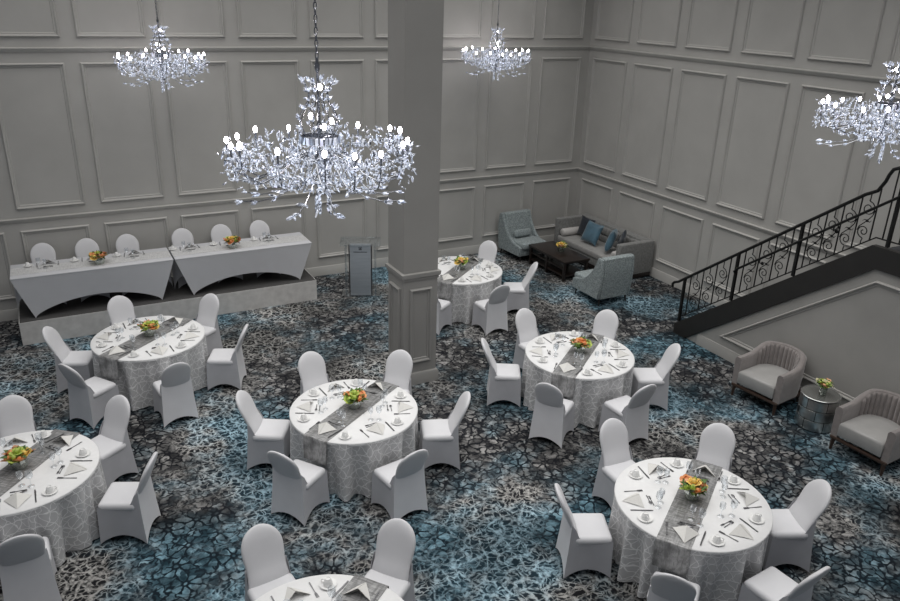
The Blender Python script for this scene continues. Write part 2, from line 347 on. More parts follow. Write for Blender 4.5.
# ------------------------------------------------------------------ room shell
HC = 7.4                                     # ceiling height
fl = MB().box(-16, 0.0, -15.5, 0.0, -0.1, 0.0).build('floor', 'carpet'); struct(fl)
wb = struct(MB().box(-16, 0.2, 0.0, 0.2, 0, HC).build('wall_back', 'wall'))
wr = struct(MB().box(0.0, 0.2, -15.5, 0.0, 0, HC).build('wall_right', 'wall'))
ce = struct(MB().box(-16, 0.2, -15.5, 0.2, HC, HC + .1).build('ceiling', 'ceiling'))

def frame_mesh(w, h, prof=None):
    """rectangular wall moulding lying in the x-z plane, standing out towards -y"""
    prof = prof or [(0, 0.0), (0.003, .024), (.018, .040), (.034, .033), (.040, .014), (.066, .012), (.074, 0.0)]
    rows = []
    for ins, d in prof:
        a, b = w / 2 - ins, h / 2 - ins
        rows.append([(-a, -d, -b), (a, -d, -b), (a, -d, b), (-a, -d, b)])
    return MB().grid(rows, True)
def rail(prof, a, b, axis):
    return MB().prism(prof, axis, a, b)
CH_RAIL = [(0, 1.735), (-.012, 1.735), (-.018, 1.755), (-.030, 1.765), (-.034, 1.785), (-.046, 1.795), (-.046, 1.808), (-.02, 1.815), (0, 1.815)]
UP_RAIL = [(0, 4.515), (-.012, 4.52), (-.030, 4.54), (-.034, 4.56), (-.046, 4.575), (-.046, 4.59), (-.01, 4.60), (0, 4.60)]
BASE = [(0, 0), (-.022, 0), (-.022, .155), (-.014, .175), (-.012, .19), (0, .195)]
struct(rail(BASE, -16, 0, 'x').build('baseboard_back', 'wall'))
struct(rail(CH_RAIL, -16, 0, 'x').build('trim_1', 'wall'))
struct(rail(UP_RAIL, -16, 0, 'x').build('trim_2', 'wall'))
struct(rail(BASE, -15.5, -0.05, 'y').build('baseboard_right', 'wall'))
struct(rail(CH_RAIL, -15.5, -0.05, 'y').build('trim_3', 'wall'))
struct(rail(UP_RAIL, -15.5, -0.05, 'y').build('trim_4', 'wall'))
ROWS = [(.39, 1.595), (1.97, 4.355), (4.755, 6.95)]
for (z0, z1) in ROWS:
    mb = frame_mesh(1.085, z1 - z0).mesh('panel_moulding', 'wall', 30)
    mr = frame_mesh(1.145, z1 - z0).mesh('panel_moulding', 'wall', 30)
    for k in range(11):
        place('panel_moulding', mb, wb, (-.23 - .5425 - 1.3235 * k, 0, (z0 + z1) / 2))
    for k in range(9):
        place('panel_moulding', mr, wr, (0, -.19 - .5725 - 1.3905 * k, (z0 + z1) / 2), -PI / 2)

# pillar; room light is one broad area lamp standing in for unseen ceiling lights
PX, PY, PW = -7.03, -5.186, .55
pc = (PX + PW / 2, PY + PW / 2)
h = PW / 2
b = MB().box(-h, h, -h, h, 0, HC)
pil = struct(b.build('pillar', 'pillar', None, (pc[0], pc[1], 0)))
def collar(prof):
    rows = [[(-h - d, -h - d, z), (h + d, -h - d, z), (h + d, h + d, z), (-h - d, h + d, z)] for d, z in prof]
    return MB().grid(rows, True)
collar([(0, 1.70), (.012, 1.70), (.016, 1.735), (.034, 1.75), (.038, 1.785), (.038, 1.81), (0, 1.82)]).build('pillar_rail', 'pillar', pil)
collar([(0, 0), (.035, 0), (.035, .165), (.022, .19), (0, .20)]).build('pillar_base', 'pillar', pil)
pm = frame_mesh(.36, 1.20).mesh('pillar_moulding', 'pillar', 30)
for k in range(4):
    a = k * PI / 2
    o = place('pillar_moulding', pm, pil, (math.sin(a) * h, -math.cos(a) * h, .97), a)

# ------------------------------------------------------------------ stage
st = thing('stage', 'low grey-skirted stage platform carrying the two long head tables by the panelled wall', 'stage')
MB().box(-12.11, -7.08, -1.25, -.05, .385, .40).build('deck', 'stagetop', st)
sk = MB()
sk.box(-12.11, -7.08, -1.262, -1.25, 0, .395); sk.box(-7.08, -7.068, -1.262, -.05, 0, .395); sk.box(-12.122, -12.11, -1.262, -.05, 0, .395)
sk.build('stage_skirt', 'stage', st)

# ------------------------------------------------------------------ staircase
XS = -1.69
SL = .753
def ztop(y): return .18 - SL * (y + 5.39)          # top edge of the charcoal stringer
YL = -8.63
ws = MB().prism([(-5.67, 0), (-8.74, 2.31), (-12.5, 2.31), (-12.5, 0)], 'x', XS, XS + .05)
wstair = struct(ws.build('wall_stair', 'stairwall'))
def poly_frame(poly, prof):
    """moulding following a convex polygon in the y-z plane, standing out towards -x"""
    k = len(poly); cx = sum(p[0] for p in poly) / k; cy = sum(p[1] for p in poly) / k
    def off(d):
        res = []
        for i in range(k):
            p0, p1, p2 = [Vector(poly[(i + q) % k]) for q in (-1, 0, 1)]
            e1 = (p1 - p0).normalized(); e2 = (p2 - p1).normalized()
            n1 = Vector((-e1.y, e1.x)); n2 = Vector((-e2.y, e2.x))
            if n1.dot(Vector((cx, cy)) - p1) < 0: n1 = -n1
            if n2.dot(Vector((cx, cy)) - p1) < 0: n2 = -n2
            bis = n1 + n2; res.append(p1 + bis * (d / (1 + n1.dot(n2))))
        return res
    return MB().grid([[(-dd, p.x, p.y) for p in off(ins)] for ins, dd in prof], True)
PF = [(0, 0.0), (0.003, .024), (.018, .040), (.034, .033), (.040, .014), (.066, .012), (.074, 0.0)]
poly_frame([(-6.40, .345), (-8.80, 2.165), (-12.2, 2.165), (-12.2, .345)], PF).build('panel_moulding', 'stairwall', wstair, (XS, 0, 0))
struct(MB().prism([(XS, 0), (XS - .022, 0), (XS - .022, .155), (XS - .014, .175), (XS - .012, .19), (XS, .195)], 'y', -12.5, -5.94).build('baseboard_stair', 'stairwall'))

sta = thing('staircase', 'straight staircase rising along the panelled wall with a charcoal stringer', 'staircase')
band = [(-5.385, 0), (-5.385, ztop(-5.385)), (YL, ztop(YL)), (-12.5, ztop(YL)), (-12.5, 2.314), (-8.742, 2.314), (-5.664, .003), (-5.664, 0)]
MB().prism(band, 'x', XS - .035, XS + .055).build('stringer', 'stringer', sta)
ns = 14; rise = 2.5 / ns; run = (5.50 + YL) and (abs(YL) - 5.45) / (ns - 1)
for i in range(ns - 1):
    y0 = -5.45 - run * i
    s = MB(); s.box(XS + .065, -.05, y0 - run - .02, y0, max(0, rise * (i + 1) - .25), rise * (i + 1)); s.box(XS + .065, -.05, y0 - run, y0 + .02, rise * (i + 1) - .03, rise * (i + 1) + .004)
    s.build('step', 'tread', sta)
MB().box(XS + .065, -.05, -12.5, YL + .06, 2.3, 2.5).build('landing', 'tread', sta)

# railing
rg = thing('stair_railing', 'black wrought iron stair railing with scroll balusters and a lower grab rail', 'railing')
XR = XS + .01
def zr(y): return ztop(y) + .835                  # height of the handrail's centre
pts = [(XR, -5.17, .80), (XR, -5.165, .86), (XR, -5.20, .90), (XR, -5.30, .945)]
pts += [(XR, y, zr(y)) for y in (-5.41, -6.0, -6.6, -7.2, -7.8, -8.35)]
pts += [(XR, -8.50, zr(-8.46)), (XR, -8.575, 3.47), (XR, -8.60, 3.56), (XR, -8.64, 3.64), (XR, -8.72, 3.675), (XR, -8.85, 3.68), (XR, -12.4, 3.68)]
MB().tube(pts, .024, 8).build('handrail', 'iron', rg)
zl = ztop(YL)
posts = [-5.44, -6.485, -7.52, -8.81, -9.9, -11.0]
for y in posts:
    zb, zt = (ztop(y), zr(y)) if y > YL else (zl, 3.68)
    MB().box(XR - .021, XR + .021, y - .021, y + .021, zb + .017, zt).build('post', 'iron', rg)
MB().tube([(XR, -5.44, ztop(-5.44) + .10), (XR, YL, zl + .10)], .010, 6).build('bottom_rail', 'iron', rg)
MB().tube([(XR, YL, zl + .10), (XR, -12.4, zl + .10)], .010, 6).build('bottom_rail', 'iron', rg)
def spiral(cy, cz, r0, turns, a0, sgn, n=22):
    res = []
    for i in range(n):
        t = i / (n - 1); r = r0 * (1 - .82 * t); a = a0 + sgn * turns * 2 * PI * t
        res.append((0, cy + r * math.cos(a), cz + r * math.sin(a)))
    return res
def scroll_baluster(H):
    m = MB(); r = .0075
    # upper scroll curls over the hill side, lower one mirrors it
    zu = H * .70; zd = H * .255; q = .10
    m.tube([(0, 0, H), (0, 0, H - .10), (0, .01, zu + q + .015)] + spiral(0.0, zu, q, 1.55, PI / 2, 1), r, 6)
    m.tube([(0, 0, 0), (0, 0, .05), (0, -.01, zd - q * .9 - .012)] + spiral(0.0, zd, q * .9, 1.45, -PI / 2, 1), r, 6)
    m.tube([(0, -q, zu), (0, -q * .8, zu - .08), (0, -.02, H * .47), (0, q * .7, zd + .06), (0, q * .9, zd)], r, 6)
    m.ball((0, -.02, H * .47), .014, .02, .02, 8, 6)
    m.tube([(0, -.02, H * .47), (0, .02, H * .485), (0, .045, H * .45)], [r, r * .8, .003], 6)
    m.tube([(0, -.02, H * .47), (0, -.06, H * .455), (0, -.08, H * .49)], [r, r * .8, .003], 6)
    return m
Hs = .835 - .024
SCR = scroll_baluster(Hs - .10).mesh('scroll_baluster', 'iron')
BAR = MB().box(-.0075, .0075, -.0075, .0075, 0, Hs - .10).mesh('baluster', 'iron')
def span(y0, y1, nscroll, flat=False):
    k = 2 * nscroll + 1
    for i in range(k):
        y = lerp(y0, y1, (i + 1) / (k + 1))
        zb = (ztop(y) if not flat else zl) + .10
        place('baluster' if i % 2 == 0 else 'scroll_baluster', BAR if i % 2 == 0 else SCR, rg, (XR, y, zb + (.0 if not flat else .05)))
span(posts[0], posts[1], 3); span(posts[1], posts[2], 3); span(posts[2], -8.66, 4)
BARL = MB().box(-.0075, .0075, -.0075, .0075, 0, 3.68 - zl - .10).mesh('baluster', 'iron')
for y in (-8.72, -8.95, -9.12, -9.30, -9.48, -9.66): place('baluster', BARL, rg, (XR, y, zl + .10))
XG = XR - .07
def zg(y): return ztop(y) + .55
gp = [(XR, -6.475, zg(-6.49) - .06), (XG + .02, -6.49, zg(-6.49) - .02), (XG, -6.55, zg(-6.55))] + [(XG, y, zg(y)) for y in (-7.0, -7.6, -8.2, -8.7, -9.0)]
grab = MB().tube(gp, .019, 8).build('grab_rail', 'iron', rg)
for y in (-6.95, -8.05):
    mbk = MB(); mbk.tube([(XG, y, zg(y) - .015), (XG, y, zg(y) - .07), (XR, y - .01, zg(y) - .085)], .010, 6); mbk.ball((XR - .012, y - .01, zg(y) - .085), .016, .03, .03, 8, 6)
    mbk.build('bracket', 'iron', grab)

# ------------------------------------------------------------------ chairs (stretch-covered banquet chair, faces +y)
def chair_back_profile(z):
    return -.095 - .045 * smooth(.40, .62, z) - .165 * max(0, (z - .55) / .41) ** 1.1 if z > .4 else -.095
def half_w(z):
    if z < .60: return lerp(.206, .186, smooth(.42, .60, z))
    if z < .775: return lerp(.186, .199, smooth(.60, .775, z))
    return .199 * math.sqrt(max(0, 1 - ((z - .775) / .193) ** 2))
ZT = .9675
def backrest_mesh():
    m = MB(); zs = [.40, .44, .48, .52, .56, .60, .64, .68, .72, 0.775, .815, .855, .89, .92, .943, .957, .965, ZT - .0003]
    nx = 12; rows = []
    for z in zs:
        w = max(half_w(z), .012); yc = chair_back_profile(z); ring = []
        th = .034 * (1 if z < .865 else max(.25, math.sqrt(max(0, 1 - ((z - .865) / .105) ** 2))))
        for j in range(2 * nx):
            a = 2 * PI * j / (2 * nx); cx = math.cos(a); sx = math.sin(a)
            px = w * math.copysign(abs(cx) ** .75, cx); py = th * math.copysign(abs(sx) ** .7, sx)
            dish = .016 * (1 - (px / .22) ** 2) * smooth(.5, .7, z)
            ring.append((px, yc + py - dish, z))
        rows.append(ring)
    m.grid(rows, True); n = 2 * nx
    b = len(m.v); m.f.append(tuple(range(n - 1, -1, -1))); m.f.append(tuple((len(zs) - 1) * n + j for j in range(n)))
    return m
def skirt_loft(top, bot, arch, pinch, nu=10, nl=10, flare=1.7, topz=None, apow=(.8, .8, .8, .8), split=None):
    """cloth stretched from a top outline to four floor corners, hem arched between them (sides 0 front,1 +x,2 rear,3 -x)"""
    rows = []
    for l in range(nl + 1):
        s = l / nl; ring = []
        for side in range(4):
            for i in range(nu):
                u = i / nu
                A, B = top[side], top[(side + 1) % 4]; a, b_ = bot[side], bot[(side + 1) % 4]
                T = Vector((lerp(A[0], B[0], u), lerp(A[1], B[1], u))); Bt = Vector((lerp(a[0], b_[0], u), lerp(a[1], b_[1], u)))
                e = (Vector(B) - Vector(A)).normalized(); nrm = Vector((e.y, -e.x))
                if nrm.dot(T) < 0: nrm = -nrm
                p = T.lerp(Bt, s ** flare) - nrm * pinch[side] * math.sin(PI * u) * s
                z0 = topz(side, u); hz = arch[side] * math.sin(PI * u) ** apow[side]
                ring.append((p.x, p.y, lerp(z0, hz, s)))
        rows.append(ring)
    if split is None: return MB().grid(rows, True)
    a, b_ = split * nu, (split + 1) * nu
    return MB().grid([r[b_:] + r[:a + 1] for r in rows]), MB().grid([r[a:b_ + 1] for r in rows])
proto_chair = None
def chair(x, y, ang, label, group):
    global proto_chair
    if proto_chair is None:
        t = thing('banquet_chair', '', 'chair')
        s = MB(); nx = 8
        s.rbox(-.219, .219, -.13, .264, .40, .492, .042, 4)
        for i, v in enumerate(s.v):
            if v[2] > .45: s.v[i] = (v[0], v[1], v[2] + .014 * (1 - (v[0] / .23) ** 2) * (1 - ((v[1] - .067) / .21) ** 2))
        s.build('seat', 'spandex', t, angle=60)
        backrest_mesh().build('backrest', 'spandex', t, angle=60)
        top = [(-.2205, .2655), (.2205, .2655), (.200, -.172), (-.200, -.172)]
        bot = [(-.234, .280), (.234, .280), (.238, -.212), (-.238, -.212)]
        def tz(side, u):
            d = {0: 0, 1: u, 2: 1, 3: 1 - u}[side]
            return .455 + .19 * smooth(.72, 1.0, d)
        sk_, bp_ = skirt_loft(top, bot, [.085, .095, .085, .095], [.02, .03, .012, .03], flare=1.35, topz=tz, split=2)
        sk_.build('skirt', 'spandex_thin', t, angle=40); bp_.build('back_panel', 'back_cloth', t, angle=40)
        proto_chair = t; o = t
    else: o = copy_tree(proto_chair)
    o.location = (x, y, 0); o.rotation_euler = (0, 0, ang); tag(o, label, 'chair', group)
    return o

# ------------------------------------------------------------------ tableware meshes
def saucer_mesh(): return MB().lathe([(.03, 0), (.042, .003), (.074, .014), (.076, .017), (.070, .0165), (.045, .008), (.0, .007)], 24, caps=False).mesh('saucer', 'china', 50)
def cup_mesh():      # turned upside down on its saucer
    m = MB().lathe([(.041, 0), (.0415, .004), (.040, .018), (.034, .040), (.026, .054), (.0225, .058), (.0225, .064), (.0195, .064), (.0185, .060), (.0, .060)], 22, caps=False)
    m.tube([(.037, 0, .016), (.058, 0, .014), (.064, 0, .028), (.054, 0, .042), (.031, 0, .046)], .0045, 6)
    return m.mesh('coffee_cup', 'china', 45)
def fork_mesh():
    m = MB(); t = .0035
    m.prism([(-.006, -.10), (.006, -.10), (.004, -.03), (.003, .03), (.011, .05), (.0115, .062), (-.0115, .062), (-.011, .05), (-.003, .03), (-.004, -.03)], 'z', .002, .002 + t)
    for k in range(4):
        x = -.0098 + k * .0066; m.box(x - .0018, x + .0018, .06, .10, .002, .002 + t)
    return m.mesh('dinner_fork', 'steel')
def knife_mesh(): return MB().prism([(-.007, -.115), (.007, -.115), (.0065, -.02), (.009, 0), (.0105, .08), (.006, .115), (-.002, .118), (-.006, .10), (-.006, 0), (-.0065, -.02)], 'z', .002, .0055).mesh('dinner_knife', 'steel')
def spoon_mesh():
    m = MB().prism([(-.005, -.08), (.005, -.08), (.003, .02), (-.003, .02)], 'z', .002, .0055); m.ball((0, .045, .005), .016, .028, .004, 12, 6); return m.mesh('dessert_spoon', 'steel')
def dfork_mesh():
    m = MB().prism([(-.005, -.08), (.005, -.08), (.003, .02), (.010, .036), (.010, .046), (-.010, .046), (-.010, .036), (-.003, .02)], 'z', .002, .0055)
    for k in range(3): m.box(-.009 + k * .0075, -.006 + k * .0075, .045, .075, .002, .0055)
    return m.mesh('dessert_fork', 'steel')
def goblet_mesh(h, r):
    return MB().lathe([(.034, 0), (.034, .003), (.006, .008), (.004, .02), (.004, h * .45), (.010, h * .50), (r * .85, h * .62), (r, h * .76), (r * .88, h), (r * .86, h), (r * .97, h * .76), (r * .82, h * .63), (.006, h * .515), (0, h * .51)], 18, caps=False).mesh('goblet', 'glass', 60)
def napkin_mesh():
    """square napkin folded to a standing pyramid; local +y points to the middle of the table, ridge towards the sitter"""
    A, B, Cc, P = (-.125, .07, .001), (.125, .07, .001), (0, -.125, .001), (0, .045, .082)
    m = MB()
    def sheet(a, c, p, t):
        a, c, p = Vector(a), Vector(c), Vector(p); n = (c - a).cross(p - a).normalized() * t
        rows = []
        for i in range(6):
            s = i / 5; row = []
            for j in range(6):
                u = j / 5; q = a.lerp(c, u).lerp(p, s)
                q = q + Vector((0, 0, .006 * math.sin(PI * u) * (1 - s)))
                row.append(tuple(q))
            rows.append(row)
        m.grid(rows); m.grid([[tuple(Vector(q) + n) for q in r] for r in rows])
    sheet(A, Cc, P, .003); sheet(B, Cc, P, -.003)
    # folded inner flap seen in the open side
    a2, b2, p2 = (-.085, .055, .002), (.085, .055, .002), (0, .02, .062)
    m.add([a2, b2, p2, (0, -.05, .002)], [(0, 3, 2), (1, 2, 3)])
    return m.mesh('napkin', 'napkin', 25)
W = {'saucer': saucer_mesh(), 'coffee_cup': cup_mesh(), 'dinner_fork': fork_mesh(), 'dinner_knife': knife_mesh(), 'dessert_spoon': spoon_mesh(), 'dessert_fork': dfork_mesh(), 'water_goblet': goblet_mesh(.185, .036), 'wine_glass': goblet_mesh(.165, .031), 'napkin': napkin_mesh()}
ITEM = {  # name: (label words, category, group)
 'saucer': ('white saucer under cup', 'saucer', 'saucers on the tables'),
 'coffee_cup': ('upturned white cup', 'cup', 'cups on the tables'),
 'dinner_fork': ('long steel fork', 'fork', 'dinner forks on the tables'),
 'dinner_knife': ('long steel knife', 'knife', 'dinner knives on the tables'),
 'dessert_spoon': ('short steel spoon', 'spoon', 'dessert spoons on the tables'),
 'dessert_fork': ('short steel fork', 'fork', 'dessert forks on the tables'),
 'water_goblet': ('tall clear goblet', 'glass', 'water goblets on the tables'),
 'wine_glass': ('small wine glass', 'glass', 'wine glasses on the tables'),
 'napkin': ('folded white napkin', 'napkin', 'napkins on the tables')}
# offsets: inwards from the sitter's edge point, sideways (+ = sitter's right), turn
def setting(origin, face, z, where, rnd, lift=None, skip=()):
    """origin: napkin centre; face: angle the sitter looks along"""
    f = Vector((math.cos(face), math.sin(face))); r = Vector((f.y, -f.x))
    def put(name, fwd, side, turn=0, dz=0.0):
        if name in skip: return
        jf, js, jt = rnd.uniform(-.012, .012), rnd.uniform(-.012, .012), rnd.uniform(-.10, .10)
        p = Vector(origin) + f * (fwd + jf) + r * (side + js)
        zz = z + dz + (lift(p) if lift else 0)
        o = place(name, W[name], None, (p.x, p.y, zz), face - PI / 2 + turn + jt)
        l, c, g = ITEM[name]; tag(o, l + ', ' + where, c, g); return o
    put('napkin', 0, 0)
    put('dinner_fork', .02, -.165, .05); put('dinner_knife', .02, .160, -.05)
    s = put('saucer', .03, .285)
    if s:
        c = place('coffee_cup', W['coffee_cup'], None, (s.location.x, s.location.y, s.location.z + .0085), face - PI / 2 + rnd.uniform(-1, .3))
        tag(c, ITEM['coffee_cup'][0] + ', ' + where, 'cup', ITEM['coffee_cup'][2])
    put('dessert_spoon', .145, .0, -PI / 2 + .1); put('dessert_fork', .178, .0, PI / 2)
    put('water_goblet', .215, .125); put('wine_glass', .255, .04)

# ------------------------------------------------------------------ flower bowls
def rose_mesh(mat, rnd):
    m = MB(); m.ball((0, 0, .004), .016, .016, .018, 8, 6)
    for ring, (n, r, hgt, spread) in enumerate([(4, .014, .034, .25), (5, .022, .032, .55), (6, .030, .026, .95)]):
        for k in range(n):
            a = 2 * PI * k / n + ring * .5; rows = []
            for i in range(4):
                s = i / 3; row = []
                for j in range(5):
                    u = (j - 2) / 2; w = (.55 + .25 * ring) * math.sin(PI * (.18 + .72 * s)) * .75
                    rad = r * .35 + r * spread * s + r * .35 * math.sin(PI * s * .8)
                    b = a + u * w
                    row.append((rad * math.cos(b), rad * math.sin(b), -.012 + hgt * s * (1 - .15 * u * u) - (.010 * s * s * (ring > 1))))
                rows.append(row)
            m.grid(rows)
    return m.mesh('blossom', mat, 60)
_rr = random.Random(4)
ROSE = {k: rose_mesh(k, _rr) for k in FLOWER}
def foliage_mesh(rnd, n=34, rad=.10, h=.10):
    m = MB()
    for _ in range(n):
        a = rnd.uniform(0, 2 * PI); el = rnd.uniform(.05, 1.25); ln = rnd.uniform(.055, .105); w = ln * .24
        r0 = rad * .35; z0 = h + rnd.uniform(-.005, .03)
        d = Vector((math.cos(a) * math.cos(el), math.sin(a) * math.cos(el), math.sin(el) * .8 + .15)); sd = Vector((-math.sin(a), math.cos(a), 0))
        o = Vector((r0 * math.cos(a), r0 * math.sin(a), z0)); dr = Vector((0, 0, -.02))
        pts = [o, o + d * ln * .5 + sd * w, o + d * ln * .5 + Vector((0, 0, .006)), o + d * ln * .5 - sd * w, o + d * ln + dr]
        m.add([tuple(p) for p in pts], [(0, 1, 2), (0, 2, 3), (1, 4, 2), (2, 4, 3)])
    return m
def bowl_mesh(r, h):
    n = 20; rows = []
    for q, z in [(.80, 0), (.92, h * .25), (1.0, h * .7), (.97, h), (.90, h), (.92, h * .7), (.82, h * .2), (.1, h * .12)]:
        rows.append([(r * q * (1 + .05 * (j % 2)) * math.cos(2 * PI * j / n), r * q * (1 + .05 * (j % 2)) * math.sin(2 * PI * j / n), z) for j in range(n)])
    m = MB().grid(rows, True); m.f.append(tuple(range(n - 1, -1, -1))); return m
M['bowl'] = glass_mat('cut_glass_bowl', (0.80, 0.83, 0.80), 0.30, 0.08)
def flowers(x, y, z, colours, label, seed, scale=1.0, tall=False):
    rnd = random.Random(seed); t = thing('flower_arrangement', label, 'flowers', (x, y, z), rnd.uniform(0, 6), 'flower arrangements')
    hb = .085 if not tall else .13
    bowl_mesh(.062 if not tall else .05, hb).build('vase', 'bowl', t, flat=True)
    foliage_mesh(rnd, 46, .115, hb).build('foliage', 'leaf', t, flat=True)
    k = len(colours)
    for i, cname in enumerate(colours):
        if i == 0: px, py, pz = 0, 0, .062
        else:
            a = 2 * PI * i / (k - 1) + rnd.uniform(-.2, .2); q = .062 + (.012 if i % 2 else -.006); px, py, pz = q * math.cos(a), q * math.sin(a), .030 + (.012 if i % 2 == 0 else 0)
        o = place('blossom', ROSE[cname], t, (px, py, hb + pz)); o.rotation_euler = (py * -8 + rnd.uniform(-.2, .2), px * 8, rnd.uniform(0, 6)); s = rnd.uniform(1.08, 1.32); o.scale = (s, s, s)
    t.scale = (scale,) * 3
    return t

# ------------------------------------------------------------------ round tables
HT, RT = .79, .785
def table_top():
    m = MB(); n = 72
    m.lathe([(0, HT), (RT * .6, HT), (RT - .006, HT), (RT, HT - .006), (RT, HT - .03)], n, caps=False); return m
def skirt_drape(seed):
    rnd = random.Random(seed); n = 216; nl = 12
    ph = [rnd.uniform(0, 6.28) for _ in range(5)]
    rows = []; uvs = []
    for l in range(nl + 1):
        s = l / nl; row = []
        for j in range(n):
            a = 2 * PI * j / n
            fold = (.60 * math.sin(13 * a + ph[0] + .8 * math.sin(3 * a + ph[1])) + .35 * math.sin(21 * a + ph[2] + .9 * math.sin(2 * a + ph[3])) + .15 * math.sin(37 * a + ph[4]))
            fold = math.copysign(abs(fold) ** .8, fold)
            near = max(smooth(.42, .26, abs(math.atan2(math.sin(a), math.cos(a)))), smooth(.42, .26, abs(math.atan2(math.sin(a - PI), math.cos(a - PI)))))
            fold = lerp(fold, min(fold, .45), near * smooth(.6, .3, s))
            r = RT + .001 + (.018 * s) + .105 * (s ** .6) * (fold - .70)
            z = (HT - .012) * (1 - s) + .004 * s
            row.append((r * math.cos(a), r * math.sin(a), z + (.010 + .010 * fold) * (s > .99)))
        rows.append(row)
    m = MB().grid(rows, True); me = m.mesh('tablecloth_drape', 'skirt', 80)
    uv = me.uv_layers.new(name='UVMap')
    for poly in me.polygons:
        for li in poly.loop_indices:
            co = me.vertices[me.loops[li].vertex_index].co; a = math.atan2(co.y, co.x)
            if a < 0 and poly.center.y > 0 and abs(a) > 3: a += 2 * PI
            uv.data[li].uv = (a * .8 + seed, co.z)
    return me
TOP = table_top().mesh('tabletop', 'cloth', 50)
DR = [skirt_drape(s) for s in range(3)]
def runner_mesh(wid, half, drop):
    m = MB(); nseg = 24; t = .0025
    xs = [lerp(-half, half, i / nseg) for i in range(nseg + 1)]
    path = [(x, HT + .0015) for x in xs]
    nd = 8
    right = [(half + .012 + .006 * i / nd, HT - .004 - drop * i / nd) for i in range(nd + 1)]
    # the overhang stands off to clear the folds of the drape
    right = [(half + .012 * smooth(0, .5, i / nd) + .008, z) for i, (x, z) in enumerate(right)]
    left = [(-x, z) for x, z in reversed(right)]
    full = left + path + right
    nw = 6
    rows = []
    for x, z in full:
        row = []
        for j in range(nw + 1):
            yy = lerp(-wid / 2, wid / 2, j / nw)
            over = abs(x) > half + .001
            # follow the round edge where it hangs
            xx = x
            row.append((xx, yy, z))
        rows.append(row)
    m.grid(rows); m.grid([[(x, y, z + t) if abs(x) <= half else (x + math.copysign(t, x), y, z) for x, y, z in r] for r in rows])
    return m.mesh('table_runner', 'runner', 60)
RUN = runner_mesh(.33, math.sqrt(RT * RT - .165 ** 2) + .012, .30)

SEAT = {'BL': 'back seat away from the stairs', 'BR': 'back seat towards the stairs', 'R': 'middle seat towards the stairs',
        'FR': 'front seat towards the stairs', 'FL': 'front seat away from the stairs', 'L': 'middle seat away from the stairs'}
DEFA = {'BL': 95, 'BR': 39, 'R': -21, 'FR': -84, 'FL': -147, 'L': 152}
TABLES = [
 dict(c=(-10.377, -3.474), w='round table before the stage', run=40, chairs={'BL': 99, 'BR': 42, 'L': 155, 'FL': -146, 'FR': -81, 'R': -20}, fl=['lime', 'lime', 'orange', 'yellow', 'lime', 'orange', 'peach', 'red', 'yellow'], fd='flower bowl of lime and orange blooms on the round table before the stage'),
 dict(c=(-12.08, -6.40), w='round table half in view', run=50, chairs={'BL': 90, 'BR': 41, 'R': -22, 'FR': -88}, sets={'FL': -147}, fl=['lime', 'orange', 'lime', 'orange', 'yellow', 'orange', 'lime', 'peach', 'orange'], fd='flower bowl with a lime centre ringed in orange, on the round table half in view'),
 dict(c=(-8.409, -6.723), w='round table before the pillar', run=34, chairs={'BL': 92, 'BR': 43, 'L': 148, 'R': -19, 'FL': -150, 'FR': -81}, fl=['lime', 'lime', 'lime', 'orange', 'orange', 'peach', 'lime', 'peach', 'orange'], fd='flower bowl of lime and peach blooms on the round table before the pillar'),
 dict(c=(-4.862, -6.63), w='round table before the sofa group', run=37, chairs={'BL': 90, 'BR': 37, 'L': 148, 'R': -25, 'FL': -147, 'FR': -87}, fl=['orange', 'orange', 'peach', 'lime', 'orange', 'lime', 'red', 'lime', 'yellow'], fd='flower bowl of orange roses and green on the round table before the sofa group'),
 dict(c=(-5.929, -9.957), w='round table beside the barrel chairs', run=33, chairs={'BL': 85, 'BR': 35, 'L': 152, 'R': -20, 'FL': -144, 'FR': -82}, fl=['yellow', 'orange', 'peach', 'lime', 'lime', 'orange', 'red', 'yellow', 'lime'], fd='flower bowl of orange and yellow roses on the round table beside the barrel chairs'),
 dict(c=(-4.70, -2.72), w='round table behind the pillar', run=38, chairs={'BR': 39, 'R': -25, 'FR': -86, 'FL': -147}, sets={'BL': 98}, fl=['yellow', 'lime', 'cream', 'peach', 'lime', 'yellow', 'peach', 'lime', 'yellow'], fd='flower bowl of yellow blooms and dark leaves on the round table behind the pillar'),
 dict(c=(-9.97, -10.05), w='front table showing only its rim', run=38, chairs={'BL': 93, 'BR': 43}, fl=None),
]
TURN = {'BL': 2.0, 'BR': -2.5, 'L': 3.2, 'R': -3.2, 'FL': 3.0, 'FR': -2.0}
rnd = random.Random(7)
